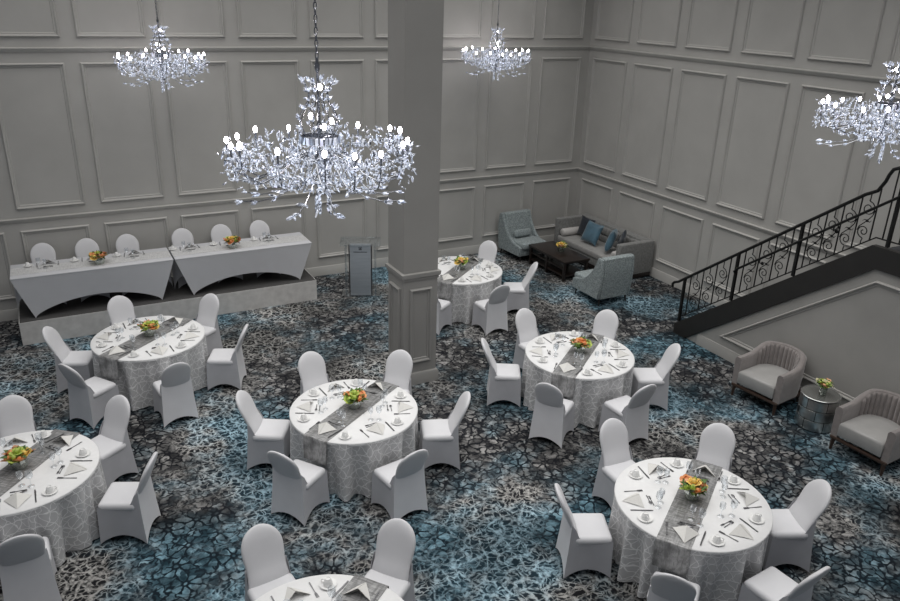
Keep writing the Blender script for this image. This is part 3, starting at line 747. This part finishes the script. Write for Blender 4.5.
for i, T in enumerate(TABLES):
    T['chairs'] = {s_: a_ + TURN[s_] for s_, a_ in T['chairs'].items()}
    cx, cy = -11.3132 + (T['c'][0] + 11.3132) * .99372, -14.4363 + (T['c'][1] + 14.4363) * .99372; w = T['w']
    t = thing('banquet_table', 'cloth-draped ' + w + ' with a silver runner' if i not in (1, 6) else 'cloth-draped ' + w, 'table', (cx, cy, 0), R(T['run']), 'round banquet tables')
    place('tabletop', TOP, t); place('tablecloth_drape', DR[i % 3], t, (0, 0, 0), PI * (i % 2))
    ru = place('table_runner', RUN, None, (cx, cy, 0), R(T['run'])); tag(ru, 'silver-grey crinkled runner lying across the ' + w, 'table runner', 'runners on the round tables')
    u = Vector((math.cos(R(T['run'])), math.sin(R(T['run'])))); 
    def lift(p, cx=cx, cy=cy, u=u):
        d = Vector((p.x - cx, p.y - cy)); return .006 if abs(d.x * -u.y + d.y * u.x) < .25 else 0.001
    for s, a in T['chairs'].items():
        d = 1.105
        chair(cx + d * math.cos(R(a)), cy + d * math.sin(R(a)), R(a + 90) + rnd.uniform(-.05, .05), 'white slip-covered chair, ' + SEAT[s] + ', ' + w, 'white slip-covered chairs')
    for s, a in list(T['chairs'].items()) + list(T.get('sets', {}).items()):
        a = R(a); o = (cx + .60 * math.cos(a), cy + .60 * math.sin(a))
        setting(o, a + PI, HT, SEAT[s] + ', ' + w, rnd, lift)
    if T['fl']: flowers(cx + .02, cy + .03, HT + .0045, T['fl'], T['fd'], 10 + i, 1.32)

# ------------------------------------------------------------------ head tables
ZS = .40
def head_table(x0, x1, label, seed):
    t = thing('head_table', label, 'table', ((x0 + x1) / 2, -.775, ZS), 0, 'long head tables')
    w, d, hh = (x1 - x0) / 2, .375, .73
    m = MB(); m.rbox(-w, w, -d, d, hh - .03, hh, .010, 2); m.build('tabletop', 'spandex_head', t)
    top = [(-w + .004, d - .004), (w - .004, d - .004), (w - .004, -d + .004), (-w + .004, -d + .004)]
    bot = [(-w + .002, d - .30), (w - .002, d - .30), (w - .26, -d + .02), (-w + .26, -d + .02)]
    skirt_loft(top, bot, [.695, .30, .27, .30], [0, .02, .015, .02], nu=60, nl=12, flare=1.05, topz=lambda s, u: hh - .02, apow=(.12, .62, .62, .62)).build('stretch_cover', 'spandex_head', t, angle=40)
    for sx in (-1, 1):
        x = sx * (w - .33)
        MB().tube([(x, -d + .09, .70), (x, -d + .09, .03)], .014, 8).build('leg', 'chrome', t)
        MB().tube([(x, .07, .70), (x + sx * .05, .07, .006)], .014, 8).build('leg', 'chrome', t)
    return t
X0, XM, X1 = -12.13, -9.60, -7.09
head_table(X0, XM - .012, 'long head table in white stretch cover, on the stage end farther from the lectern', 1)
head_table(XM + .012, X1, 'long head table in white stretch cover, on the stage end beside the lectern', 2)
for (a, b_, lab) in ((X0 + .01, XM - .02, 'pale silver runner along the head table farther from the lectern'), (XM + .02, X1 - .01, 'pale silver runner along the head table beside the lectern')):
    m = MB(); m.box(-(b_ - a) / 2, (b_ - a) / 2, -.19, .19, 0, .002)
    o = m.build('table_runner', 'runner_pale', None, ((a + b_) / 2, -.80, ZS + .7315)); tag(o, lab, 'table runner', 'runners on the head tables')
ORD = ['sixth', 'fifth', 'fourth', 'third', 'second', 'first']
for k, x in enumerate([-11.62, -10.92, -10.25, -9.285, -8.57, -7.83]):
    o = chair(x, -.405, PI, 'white slip-covered chair behind the head tables, ' + ORD[k] + ' counted from the lectern', 'white chairs behind the head tables'); o.location.z = ZS
    setting((x + .05, -.57), -PI / 2, ZS + .73, ORD[k] + ' place counted from the lectern, head tables', rnd, lambda p: .004, ('water_goblet', 'wine_glass') if k in (1, 4) else ())
flowers(-10.78, -.90, ZS + .734, ['lime', 'orange', 'peach', 'lime', 'orange', 'yellow', 'peach', 'orange', 'red'], 'orange and green flower bowl on the head table farther from the lectern', 31, 1.3)
flowers(-8.53, -.90, ZS + .734, ['yellow', 'lime', 'lime', 'orange', 'yellow', 'orange', 'lime', 'red', 'yellow'], 'yellow and orange flower bowl on the head table beside the lectern', 32, 1.3)

# ------------------------------------------------------------------ lectern
le = thing('lectern', 'clear acrylic lectern with frosted front panel standing beside the stage', 'lectern', (-6.18, -1.34, 0), R(-24))
MB().rbox(-.37, .37, -.17, .24, 0, .022, .006).build('base', 'acrylic', le)
fp = MB().rbox(-.20, .20, -.115, -.103, .022, 1.08, .003); fpo = fp.build('front_panel', 'frost', le)
for s in (-1, 1):
    MB().rbox(s * .285 - .018, s * .285 + .018, -.10, .16, .022, 1.06, .004).build('side_panel', 'acrylic', le)
    MB().tube([(s * .215, -.108, .03), (s * .215, -.108, 1.07)], .012, 8).build('post', 'steel', le)
sh = MB().rbox(-.39, .39, -.17, .22, 0, .016, .005); so = sh.build('reading_shelf', 'acrylic', le, (0, 0, 1.075)); so.rotation_euler = (R(9), 0, 0)
em = MB()
em.box(-.030, .030, -.1175, -.1155, .955, .962); em.box(-.030, .030, -.1175, -.1155, 1.013, 1.02); em.box(-.030, -.024, -.1175, -.1155, .955, 1.02); em.box(.024, .030, -.1175, -.1155, .955, 1.02)
em.prism([(-.018, .967), (.018, .967), (.014, .985), (0, 1.008), (-.014, .985)], 'y', -.1175, -.1155)
em.build('emblem', 'emblem', fpo)
tx = MB(); xx = -.13; rq = random.Random(3)
while xx < .13:
    wq = rq.choice([.008, .011, .014]); tx.box(xx, xx + wq, -.1175, -.1155, .905, .905 + rq.choice([.016, .016, .02])); xx += wq + .006
tx.build('lettering', 'emblem', fpo)

# ------------------------------------------------------------------ lounge: sofa, slipper chairs, coffee table
so_ = thing('sofa', 'grey tufted sofa with square arms against the panelled wall', 'sofa', (-.048, -1.755, 0))
# local: -x towards the room, y along the wall
D, HW = .95, 1.18
MB().rbox(-D + .02, -.02, -HW + .02, HW - .02, .02, .12, .01).build('plinth', 'darkwood', so_)
MB().rbox(-D + .01, -.01, -HW + .01, HW - .01, .12, .30, .02).build('base', 'sofafab', so_)
for s in (-1, 1):
    y0, y1 = (HW - .15, HW) if s > 0 else (-HW, -HW + .15)
    MB().rbox(-D, -.01, y0, y1, .12, .825, .025, 3).build('arm', 'sofafab', so_)
MB().rbox(-.24, 0, -HW + .15, HW - .15, .28, .825, .025, 3).build('backrest', 'sofafab', so_)
bk = MB()
for r_ in range(2):
    for c_ in range(6):
        w_ = (2 * HW - .34) / 6; y0 = -HW + .17 + c_ * w_
        bk.rbox(-.315, -.20, y0 + .004, y0 + w_ - .004, .43 + r_ * .175, .43 + r_ * .175 + .17, .04, 3)
bk.build('tufted_back_cushion', 'sofafab', so_, angle=60)
MB().rbox(-D - .015, -.22, -HW + .155, HW - .155, .29, .435, .035, 3).build('seat_cushion', 'sofaseat', so_, angle=60)

def pillow_mesh(s, mat, thick=.085):
    n = 14; rows1 = []; rows2 = []
    for i in range(n + 1):
        u = 2 * i / n - 1; a = []; b2 = []
        for j in range(n + 1):
            v = 2 * j / n - 1
            k = (1 - u ** 4) ** .6 * (1 - v ** 4) ** .6; px = u * s * (1 - .07 * (1 - v * v)); py = v * s * (1 - .07 * (1 - u * u))
            a.append((px, -thick * k, py)); b2.append((px, thick * k, py))
        rows1.append(a); rows2.append(b2)
    return MB().grid(rows1).grid(rows2).mesh('throw_pillow', mat, 80)
def pillow(me, loc, face, lean, roll, label, group='throw pillows on the sofa'):
    o = place('throw_pillow', me); o.rotation_euler = (Matrix.Rotation(face, 4, 'Z') @ Matrix.Rotation(lean, 4, 'X') @ Matrix.Rotation(roll, 4, 'Y')).to_euler(); o.location = loc
    return tag(o, label, 'pillow', group)
PB = pillow_mesh(.245, 'bluepillow'); PN = pillow_mesh(.225, 'navy', .06)
# local -y of the pillow is its face; turned to look towards -x
pillow(PN, (-.54, -1.17, .70), -PI / 2 + .10, -.25, 0.05, 'dark navy square pillow behind the steel blue one on the sofa')
pillow(PB, (-.70, -1.60, .70), -PI / 2 + .12, -.42, .05, 'steel blue square pillow shown face on, leaning against a navy one')
pillow(PB, (-.68, -2.24, .71), -PI / 2 - .85, -.30, -.10, 'steel blue square pillow stood edge on beside the navy bow pillow')
pn2 = pillow(PN, (-.56, -2.45, .71), -PI / 2 - .75, -.22, .30, 'dark navy pillow with a tied bow, near the sofa arm towards the stairs')
bow = MB()
for s in (-1, 1):
    rows = []
    for i in range(7):
        t_ = i / 6; hw_ = .012 + .06 * math.sin(PI * min(1, t_ * 1.15) * .5) ; rows.append([(s * .16 * t_, -.07 - .03 * math.sin(PI * t_) + .02 * q, .03 * t_ + (q - .5) * 2 * hw_) for q in (0, .5, 1)])
    bow.grid(rows)
bow.ball((0, -.075, 0), .025, .02, .03, 10, 6); bow.build('bow', 'navy', pn2, angle=80)
def bolster(loc, label):
    m = MB(); r = .088; ln = .26
    m.lathe([(0, -ln), (r * .2, -ln - .006), (r * .85, -ln + .002), (r, -ln + .02), (r * 1.03, 0), (r, ln - .02), (r * .85, ln - .002), (r * .2, ln + .006), (0, ln)], 20, caps=False)
    o = m.build('bolster_pillow', 'bolster', None, loc, angle=50); o.rotation_euler = (0, PI / 2, 0); return tag(o, label, 'pillow', 'bolsters on the sofa')
bolster((-.70, -.835, .527), 'pale satin bolster against the sofa arm away from the stairs')
bolster((-.70, -2.675, .527), 'pale satin bolster against the sofa arm towards the stairs')

def slipper_chair(x, y, rz, label):
    """armless chair with sloping winged sides, faces -y locally"""
    t = thing('slipper_chair', label, 'armchair', (x, y, 0), rz, 'blue-grey slipper chairs')
    side = [(-.44, .14), (-.45, .33), (-.40, .36), (-.24, .385), (-.12, .43), (-.02, .50), (.08, .60), (.17, .73), (.23, .86), (.27, .965), (.36, .975), (.40, .95), (.43, .70), (.41, .40), (.37, .14)]
    for s in (-1, 1):
        xo = s * .37
        m = MB(); k = len(side)
        m.prism(side, 'x', xo - .035, xo + .035)
        bm = bmesh.new(); me = m.mesh('side_panel', 'bluefab'); bm.from_mesh(me)
        bmesh.ops.bevel(bm, geom=[e for e in bm.edges if len(e.link_faces) == 2 and e.calc_face_angle(0) > 1.2], offset=.014, segments=2, affect='EDGES'); bm.to_mesh(me); bm.free()
        place('side_panel', me, t)
    b = MB(); yb = lambda z: lerp(.10, .25, (z - .40) / .56); yr = lambda z: .375 + .05 * smooth(.14, .6, z)
    rows = []
    zz = [.36, .45, .55, .65, .75, .85, .92, .955]
    prof = [(yb(z), z) for z in zz] + [(yb(.955) + .03, .972), (.37, .975), (.405, .955)] + [(yr(z), z) for z in (.8, .6, .4, .14)] + [(.30, .14), (.12, .30)]
    b.prism(prof, 'x', -.335, .335); b.build('backrest', 'bluefab', t, angle=40)
    MB().rbox(-.335, .335, -.43, .30, .14, .30, .015).build('base', 'bluefab', t)
    MB().rbox(-.338, .338, -.50, .16, .30, .44, .045, 3).build('seat_cushion', 'bluefab', t, angle=60)
    for sx in (-1, 1):
        for sy, yy in ((0, -.38), (1, .33)):
            MB().tube([(sx * .33, yy, .145), (sx * .335, yy + (.03 if sy else -.015), 0)], [.030, .018], 4).build('leg', 'black', t)
    return t
slipper_chair(-1.86, -.54, R(4), 'blue-grey slipper chair standing against the back wall, holding a small lumbar cushion')
lb = MB().rbox(-.235, .235, -.055, .055, -.085, .085, .05, 3).build('lumbar_cushion', 'bluefab', None, (-1.875, -.555, .548), R(4), angle=70); lb.rotation_euler = (R(-14), 0, R(4)); tag(lb, 'small blue-grey lumbar cushion on the slipper chair by the wall', 'cushion')
slipper_chair(-1.85, -3.46, PI, 'blue-grey slipper chair turned with its back to the round tables')

ct = thing('coffee_table', 'dark wood coffee table with a lower shelf in front of the sofa', 'coffee table', (-1.72, -1.77, 0))
MB().rbox(-.335, .335, -.68, .68, .395, .45, .008).build('tabletop', 'darkwood', ct)
for sx in (-1, 1):
    for y_ in (-.63, 0, .63): MB().rbox(sx * .29 - .028, sx * .29 + .028, y_ - .028, y_ + .028, 0, .395, .004).build('leg', 'darkwood', ct)
    MB().rbox(sx * .29 - .015, sx * .29 + .015, -.60, .60, .255, .285, .003).build('stretcher', 'darkwood', ct)
MB().rbox(-.30, .30, -.64, .64, .09, .125, .005).build('shelf', 'darkwood', ct)
flowers(-1.68, -1.80, .4505, ['yellow', 'yellow', 'yellow', 'peach', 'yellow', 'cream', 'yellow', 'orange', 'yellow'], 'yellow roses in a small glass vase on the coffee table', 51, 1.25)

# ------------------------------------------------------------------ barrel chairs and drum table
def barrel_chair(x, y, rz, label):
    """curved tub chair, opens towards -x locally"""
    t = thing('barrel_chair', label, 'armchair', (x, y, 0), rz, 'barrel chairs by the stair wall')
    hw, dep = .37, .36
    def outline(n, off):
        """U-shape from the front of one arm round the back to the other"""
        pts = []; r = hw + off
        pts.append((-.38, -r)); pts.append((-.22, -r)); pts.append((-.08, -r))
        for i in range(n + 1):
            a = -PI / 2 + PI * i / n; pts.append((.02 + (dep + off) * math.cos(a), r * math.sin(a)))
        pts += [(-.08, r), (-.22, r), (-.38, r)]
        return pts
    n = 26
    oo, ii = outline(n, .035), outline(n, -.065)
    K = len(oo)
    def topz(i):
        q = abs(i - (K - 1) / 2) / ((K - 1) / 2); return .79 - .15 * smooth(.45, .95, q)
    rows = []
    for i in range(K):
        tz = topz(i); o = Vector(oo[i]); q = Vector(ii[i]); sp = (o - q)
        taper = o - sp * .06
        ring = [(taper.x - (.02 if o.x > .1 else 0), taper.y, .20), (o.x, o.y, .48), (o.x, o.y, tz - .03), tuple(o - sp * .25) + (tz,), tuple(q + sp * .25) + (tz,), (q.x, q.y, tz - .03), (q.x, q.y, .40), (q.x, q.y, .20)]
        rows.append(ring)
    m = MB().grid(rows, True); k = 8
    m.f.append(tuple(range(k))); m.f.append(tuple((K - 1) * k + j for j in range(k - 1, -1, -1)))
    m.build('tub_back', 'velvet', t, angle=50)
    # channel-tufted lining
    li = MB()
    for c_ in range(14):
        i0 = 3 + c_ * n / 14; i1 = 3 + (c_ + 1) * n / 14
        def P_(f, off):
            k0 = int(f); fr = f - k0; k1 = min(K - 1, k0 + 1); a = Vector(ii[k0]).lerp(Vector(ii[k1]), fr); ctr = Vector((.02, 0)); return a + (ctr - a).normalized() * off
        rows = []
        for j in range(6):
            u = j / 5; f = lerp(i0, i1, u); bul = .030 * math.sin(PI * u) ** .7 + .004
            p = P_(f, bul); p0 = P_(f, .0); tz = topz(min(K - 1, int(round(f))))
            rows.append([(p.x, p.y, .40), (p.x, p.y, .60), (p.x, p.y, tz - .045), ((p.x + p0.x) / 2, (p.y + p0.y) / 2, tz - .015), (p0.x, p0.y, tz - .012)])
        li.grid(rows)
    li.build('tufted_lining', 'velvet', t, angle=60)
    seat = [(-.40, -.30), (.05, -.30)] + [(.05 + .25 * math.cos(-PI / 2 + PI * i / 14), .30 * math.sin(-PI / 2 + PI * i / 14)) for i in range(1, 14)] + [(.05, .30), (-.40, .30)]
    sm = MB()
    def ins(d): return [(px * (1 - d) + (-.06) * d, py * (1 - d)) for px, py in seat]
    sm.grid([[(px, py, z) for px, py in ins(d)] for d, z in ((.03, .24), (0, .26), (0, .405), (.03, .432), (.09, .446), (.6, .455), (.97, .457))], True)
    sm.f.append(tuple(len(seat) * 6 + j for j in range(len(seat))))
    sm.build('seat_cushion', 'satin', t, angle=50)
    fb = MB(); fb.rbox(-.40, -.345, -.39, .39, .165, .205, .006); fb.rbox(.28, .33, -.33, .33, .165, .205, .006); fb.rbox(-.36, .30, -.385, -.34, .165, .205, .006); fb.rbox(-.36, .30, .34, .385, .165, .205, .006)
    fb.build('base_frame', 'walnut', t)
    for sx, sy in ((-.365, -.35), (-.365, .35), (.27, -.30), (.27, .30)):
        MB().tube([(sx, sy, .17), (sx + (-.015 if sx < 0 else .03), sy * 1.02, 0)], [.034, .019], 4).build('leg', 'walnut', t)
    return t
barrel_chair(-2.16, -7.87, R(6), 'mauve-grey velvet barrel chair between the drum table and the stair foot')
barrel_chair(-2.12, -9.56, R(3), 'mauve-grey velvet barrel chair beyond the drum table, farther from the stair foot')
dt = thing('drum_table', 'round riveted metal drum table between the two barrel chairs', 'side table', (-2.17, -8.70, 0))
MB().lathe([(.245, 0), (.245, .485)], 36).build('drum_core', 'drumdark', dt)
for r_ in range(3):
    for c_ in range(6):
        a0 = 2 * PI * (c_ + .5 * (r_ % 2)) / 6 + .03; a1 = a0 + 2 * PI / 6 - .035; z0 = .012 + r_ * .158; z1 = z0 + .150
        m = MB(); q = 8
        aa = [lerp(a0, a1, i / q) for i in range(q + 1)]
        m.grid([[(rr_ * math.cos(a), rr_ * math.sin(a), z) for a in aa] for rr_, z in ((.246, z0), (.258, z0 + .004), (.258, z1 - .004), (.246, z1))])
        for a in (a0 + .05, a1 - .05):
            for z in (z0 + .02, z1 - .02): m.ball((.259 * math.cos(a), .259 * math.sin(a), z), .006, .006, .006, 6, 4)
        m.build('metal_plate', 'drum', dt)
MB().lathe([(.235, .485), (.262, .487), (.264, .493), (.264, .500), (.258, .504), (.250, .502)], 40, caps=False).build('rim', 'drum', dt)
MB().lathe([(.0, .4995), (.251, .4995)], 40, caps=False).build('mirrored_top', 'drumtop', dt)
flowers(-2.17, -8.72, .504, ['cream', 'peach', 'lime', 'cream', 'lime', 'peach', 'lime', 'cream', 'peach'], 'cream and lime flowers in a clear glass on the drum table', 52, 1.05, True)

# ------------------------------------------------------------------ chandeliers
def crystal_leaf():
    m = MB(); n = 6
    rings = [(0, 0), (.007, .010), (.0125, .026), (.009, .046), (0, .062)]
    rows = [[(r * math.cos(2 * PI * j / n + .2), .55 * r * math.sin(2 * PI * j / n + .2), -z) for j in range(n)] for r, z in rings]
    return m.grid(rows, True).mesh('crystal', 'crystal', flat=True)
LEAF = crystal_leaf()
def add_leaf(m, p, d, s, spin):
    """a crystal leaf in an mb, hanging from p along d"""
    d = Vector(d).normalized(); q = Vector((0, 0, -1)).rotation_difference(d).to_matrix().to_4x4()
    mat = Matrix.Translation(p) @ q @ Matrix.Rotation(spin, 4, 'Z') @ Matrix.Scale(s, 4)
    n = 6; rings = [(0, 0), (.007, .010), (.0125, .026), (.009, .046), (0, .062)]
    rows = [[(r * math.cos(2 * PI * j / n + .2), .55 * r * math.sin(2 * PI * j / n + .2), -z) for j in range(n)] for r, z in rings]
    m.grid(rows, True, mat)
def leaf_obj(p, d, s, spin, parent):
    d = Vector(d).normalized(); q = Vector((0, 0, -1)).rotation_difference(d).to_matrix().to_4x4()
    o = place('crystal', LEAF, parent); o.matrix_local = Matrix.Translation(p) @ q @ Matrix.Rotation(spin, 4, 'Z') @ Matrix.Scale(s, 4); return o

def chandelier(x, y, z, label):
    """z = level of the bulbs"""
    rnd = random.Random(21)
    t = thing('chandelier', label, 'chandelier', (x, y, z), 0, 'crystal chandeliers')
    # chain up to the ceiling
    ch = MB(); zc = .55; top = HC - z - .04; k = 0
    while zc < top:
        ring = []
        for j in range(10):
            a = 2 * PI * j / 10; ring.append((.011 * math.cos(a), 0, .026 * math.sin(a)))
        ring.append(ring[0]); ring.append(ring[1])
        ch.tube(ring, .0042, 5, False, Matrix.Translation((0, 0, zc + .02)) @ rotm(PI / 2 * (k % 2))); zc += .040; k += 1
    ch.build('chain', 'chrome', t)
    cn = MB().lathe([(0, top + .04), (.075, top + .04), (.07, top + .02), (.02, top), (0, top)], 20, caps=False); cn.build('ceiling_canopy', 'chrome', t)
    stm = MB().lathe([(0, -.40), (.012, -.39), (.03, -.36), (.034, -.33), (.018, -.29), (.016, -.20), (.040, -.17), (.05, -.14), (.03, -.10), (.014, -.06), (.013, .05), (.03, .08), (.013, .12), (.010, .30), (.009, .46), (.018, .48), (.02, .51), (.011, .53), (.011, .56), (0, .565)], 16, caps=False)
    stm.build('stem', 'chrome', t)
    # mirrored gallery ring with upright crystal baguettes
    rg_ = MB().lathe([(.125, -.022), (.135, -.022), (.137, .022), (.125, .024), (.123, -.02), (.125, -.022)], 32, caps=False); ro = rg_.build('gallery_ring', 'chrome', t)
    ba = MB()
    for j in range(26):
        a = 2 * PI * j / 26; ba.box(-.010, .010, .137, .146, -.026, .026, rotm(a))
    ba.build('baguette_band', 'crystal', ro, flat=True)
    for j in range(4): 
        a = PI / 4 + j * PI / 2; ro_sp = MB().tube([(0.0, 0, .0), (.125 * math.cos(a), .125 * math.sin(a), 0)], .005, 5)
        ro_sp.build('spoke', 'chrome', ro)
    small = MB()
    # crown: eight sprigs that bow out above the ring, pinch in and open at the top
    for j in range(8):
        a = 2 * PI * j / 8 + .2; u = Vector((math.cos(a), math.sin(a), 0))
        prof = [(.10, .02), (.135, .08), (.145, .14), (.11, .21), (.07, .27), (.07, .33), (.095, .38), (.115, .40)]
        pts = [u * r + Vector((0, 0, zz)) for r, zz in prof]
        MB().tube(pts, .0042, 5).build('crown_sprig', 'chrome', t)
        for q in range(1, 8):
            for s_ in range(4):
                d = u * rnd.uniform(.2, 1) + Vector((rnd.uniform(-.8, .8), rnd.uniform(-.8, .8), rnd.uniform(.2, 1.2)))
                add_leaf(small, pts[q], d, rnd.uniform(.5, .85), rnd.uniform(0, 6))
    # upper small lamps inside the crown
    for (px, py, pz) in ((.02, -.05, .09), (-.05, .03, .16), (0.01, -.02, .36)):
        MB().ball((px, py, pz), .016, .016, .022, 10, 8).build('bulb', 'bulb', t)
    na = 16
    for j in range(na):
        a = 2 * PI * (j + rnd.uniform(-.22, .22)) / na; u = Vector((math.cos(a), math.sin(a), 0)); w_ = Vector((-math.sin(a), math.cos(a), 0))
        Rr = .655 + rnd.uniform(-.035, .015); dz = rnd.uniform(-.02, .035)
        prof = [(.02, -.17), (.10, -.10), (.20, -.13), (.33, -.235), (.47, -.285), (.60, -.235), (Rr - .01, -.16), (Rr, -.10)]
        pts = [u * r + w_ * (.05 * math.sin(r * 5 + j)) + Vector((0, 0, zz + dz * (r / Rr))) for r, zz in prof]
        arm = MB().tube(pts, .0058, 6).build('arm', 'chrome', t)
        tip = pts[-1]
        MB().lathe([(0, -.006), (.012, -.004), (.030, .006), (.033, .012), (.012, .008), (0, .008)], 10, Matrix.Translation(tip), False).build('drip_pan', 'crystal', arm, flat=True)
        MB().tube([tip, tip + Vector((0, 0, .075))], .0075, 8).build('candle_sleeve', 'chrome', arm)
        cb = tip + Vector((0, 0, .095)); MB().ball(tuple(cb), .0155, .0155, .025, 10, 8).build('bulb', 'bulb', arm)
        # crystal leaves: six full-size ones of their own, small ones in the spray
        for q in range(6):
            c_ = a + rnd.uniform(-.22, .22); rr_ = Rr + rnd.uniform(-.10, .05)
            p = Vector((rr_ * math.cos(c_), rr_ * math.sin(c_), tip.z + rnd.uniform(-.03, .09)))
            leaf_obj(p, (rnd.uniform(-.5, .5), rnd.uniform(-.5, .5), -1), rnd.uniform(.85, 1.15), rnd.uniform(0, 6), arm)
        for q in range(34):
            c_ = a + rnd.uniform(-.24, .24); rr_ = Rr + rnd.uniform(-.17, .06); zz = tip.z + rnd.uniform(-.15, .085)
            add_leaf(small, Vector((rr_ * math.cos(c_), rr_ * math.sin(c_), zz)), (rnd.uniform(-1, 1), rnd.uniform(-1, 1), rnd.uniform(-1, .8)), rnd.uniform(.45, .9), rnd.uniform(0, 6))
        for q in range(2, 7):
            for s_ in range(4): add_leaf(small, pts[q] + Vector((0, 0, rnd.uniform(-.01, .02))), w_ * rnd.choice((-1, 1)) + u * rnd.uniform(-.3, .8) + Vector((0, 0, rnd.uniform(-.9, .4))), rnd.uniform(.75, 1.15), rnd.uniform(0, 6))
        if j % 2 == 0:
            # low sprig drooping outwards beneath the arms
            lo = [u * r + w_ * (.16 * (r - .1) * (1 if j % 4 else -1)) + Vector((0, 0, zz)) for r, zz in ((.05, -.26), (.18, -.33), (.32, -.40), (.46, -.43), (.56, -.42))]
            MB().tube(lo, .0036, 5).build('lower_sprig', 'chrome', t)
            for q in range(1, 5):
                for s_ in range(3): add_leaf(small, lo[q], u * .8 + w_ * rnd.uniform(-.9, .9) + Vector((0, 0, rnd.uniform(-.35, .25))), rnd.uniform(.8, 1.25), rnd.uniform(0, 6))
    # inner fountain of crystals round the stem, and the tail
    for q in range(300):
        r_ = rnd.uniform(.03, .42) ; a = rnd.uniform(0, 2 * PI); zz = lerp(-.02, -.36, rnd.random()) + .12 * (r_ / .42) - .02
        add_leaf(small, Vector((r_ * math.cos(a), r_ * math.sin(a), zz)), (rnd.uniform(-.6, .6), rnd.uniform(-.6, .6), -1), rnd.uniform(.75, 1.15), rnd.uniform(0, 6))
    for q in range(16):
        add_leaf(small, Vector((.035 * math.sin(q * 2.1), .035 * math.cos(q * 2.1), -.36 - .011 * q)), (math.sin(q * 2.1) * .7, math.cos(q * 2.1) * .7, -1), 1.15, q)
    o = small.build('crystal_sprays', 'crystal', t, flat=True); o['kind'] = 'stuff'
    return t
ZB = 4.57
c0 = chandelier(-9.562, -9.21, ZB, 'large crystal chandelier hanging before the pillar, biggest in view')
for (x, y, rz, lab, dz) in ((-9.47, -1.35, .7, 'small-looking crystal chandelier hanging high above the stage end of the head tables', 0), (-3.08, -.98, 1.9, 'crystal chandelier hanging high above the lounge corner', 0.0), (-3.58, -9.58, 2.6, 'crystal chandelier partly in view above the stair railing', .06)):
    c = copy_tree(c0); c.location = (x, y, ZB + dz); c.rotation_euler = (0, 0, rz); c['label'] = lab

# ------------------------------------------------------------------ lights and world
def area(name, loc, sx, sy, power, col=(1, 1, 1), rot=(0, 0, 0)):
    l = bpy.data.lights.new(name, 'AREA'); l.shape = 'RECTANGLE'; l.size = sx; l.size_y = sy; l.energy = power; l.color = col; l.spread = R(125)
    o = bpy.data.objects.new(name, l); C.objects.link(o); o.location = loc; o.rotation_euler = rot; return o
area('ceiling_lamp', (-6.9, -6.6, HC - .05), 12.0, 12.0, 625, (1.0, .985, .965))
w = bpy.data.worlds.new('World'); sc.world = w; w.use_nodes = True
bg = w.node_tree.nodes['Background']; bg.inputs[0].default_value = (.86, .90, 1.0, 1); bg.inputs[1].default_value = .14

# ------------------------------------------------------------------ camera
cd = bpy.data.cameras.new('Camera'); cam = bpy.data.objects.new('Camera', cd); C.objects.link(cam)
cd.sensor_fit = 'HORIZONTAL'; cd.sensor_width = 36.0; cd.lens = 36.0 * 752.495 / 900; cd.clip_start = .05; cd.clip_end = 100
yaw, pit, rol = R(28.65048), R(21.94879), R(1.75475)
f = Vector((math.sin(yaw) * math.cos(pit), math.cos(yaw) * math.cos(pit), -math.sin(pit))); r = Vector((math.cos(yaw), -math.sin(yaw), 0)); u = r.cross(f)
r2 = r * math.cos(rol) + u * math.sin(rol); u2 = -r * math.sin(rol) + u * math.cos(rol)
cam.matrix_world = Matrix(((r2.x, u2.x, -f.x, -11.31319), (r2.y, u2.y, -f.y, -14.43627), (r2.z, u2.z, -f.z, 5.5388), (0, 0, 0, 1)))
sc.camera = cam
sc.view_settings.view_transform = 'Standard'; sc.view_settings.look = 'None'; sc.view_settings.exposure = 0.0
sc.cycles.use_denoising = True
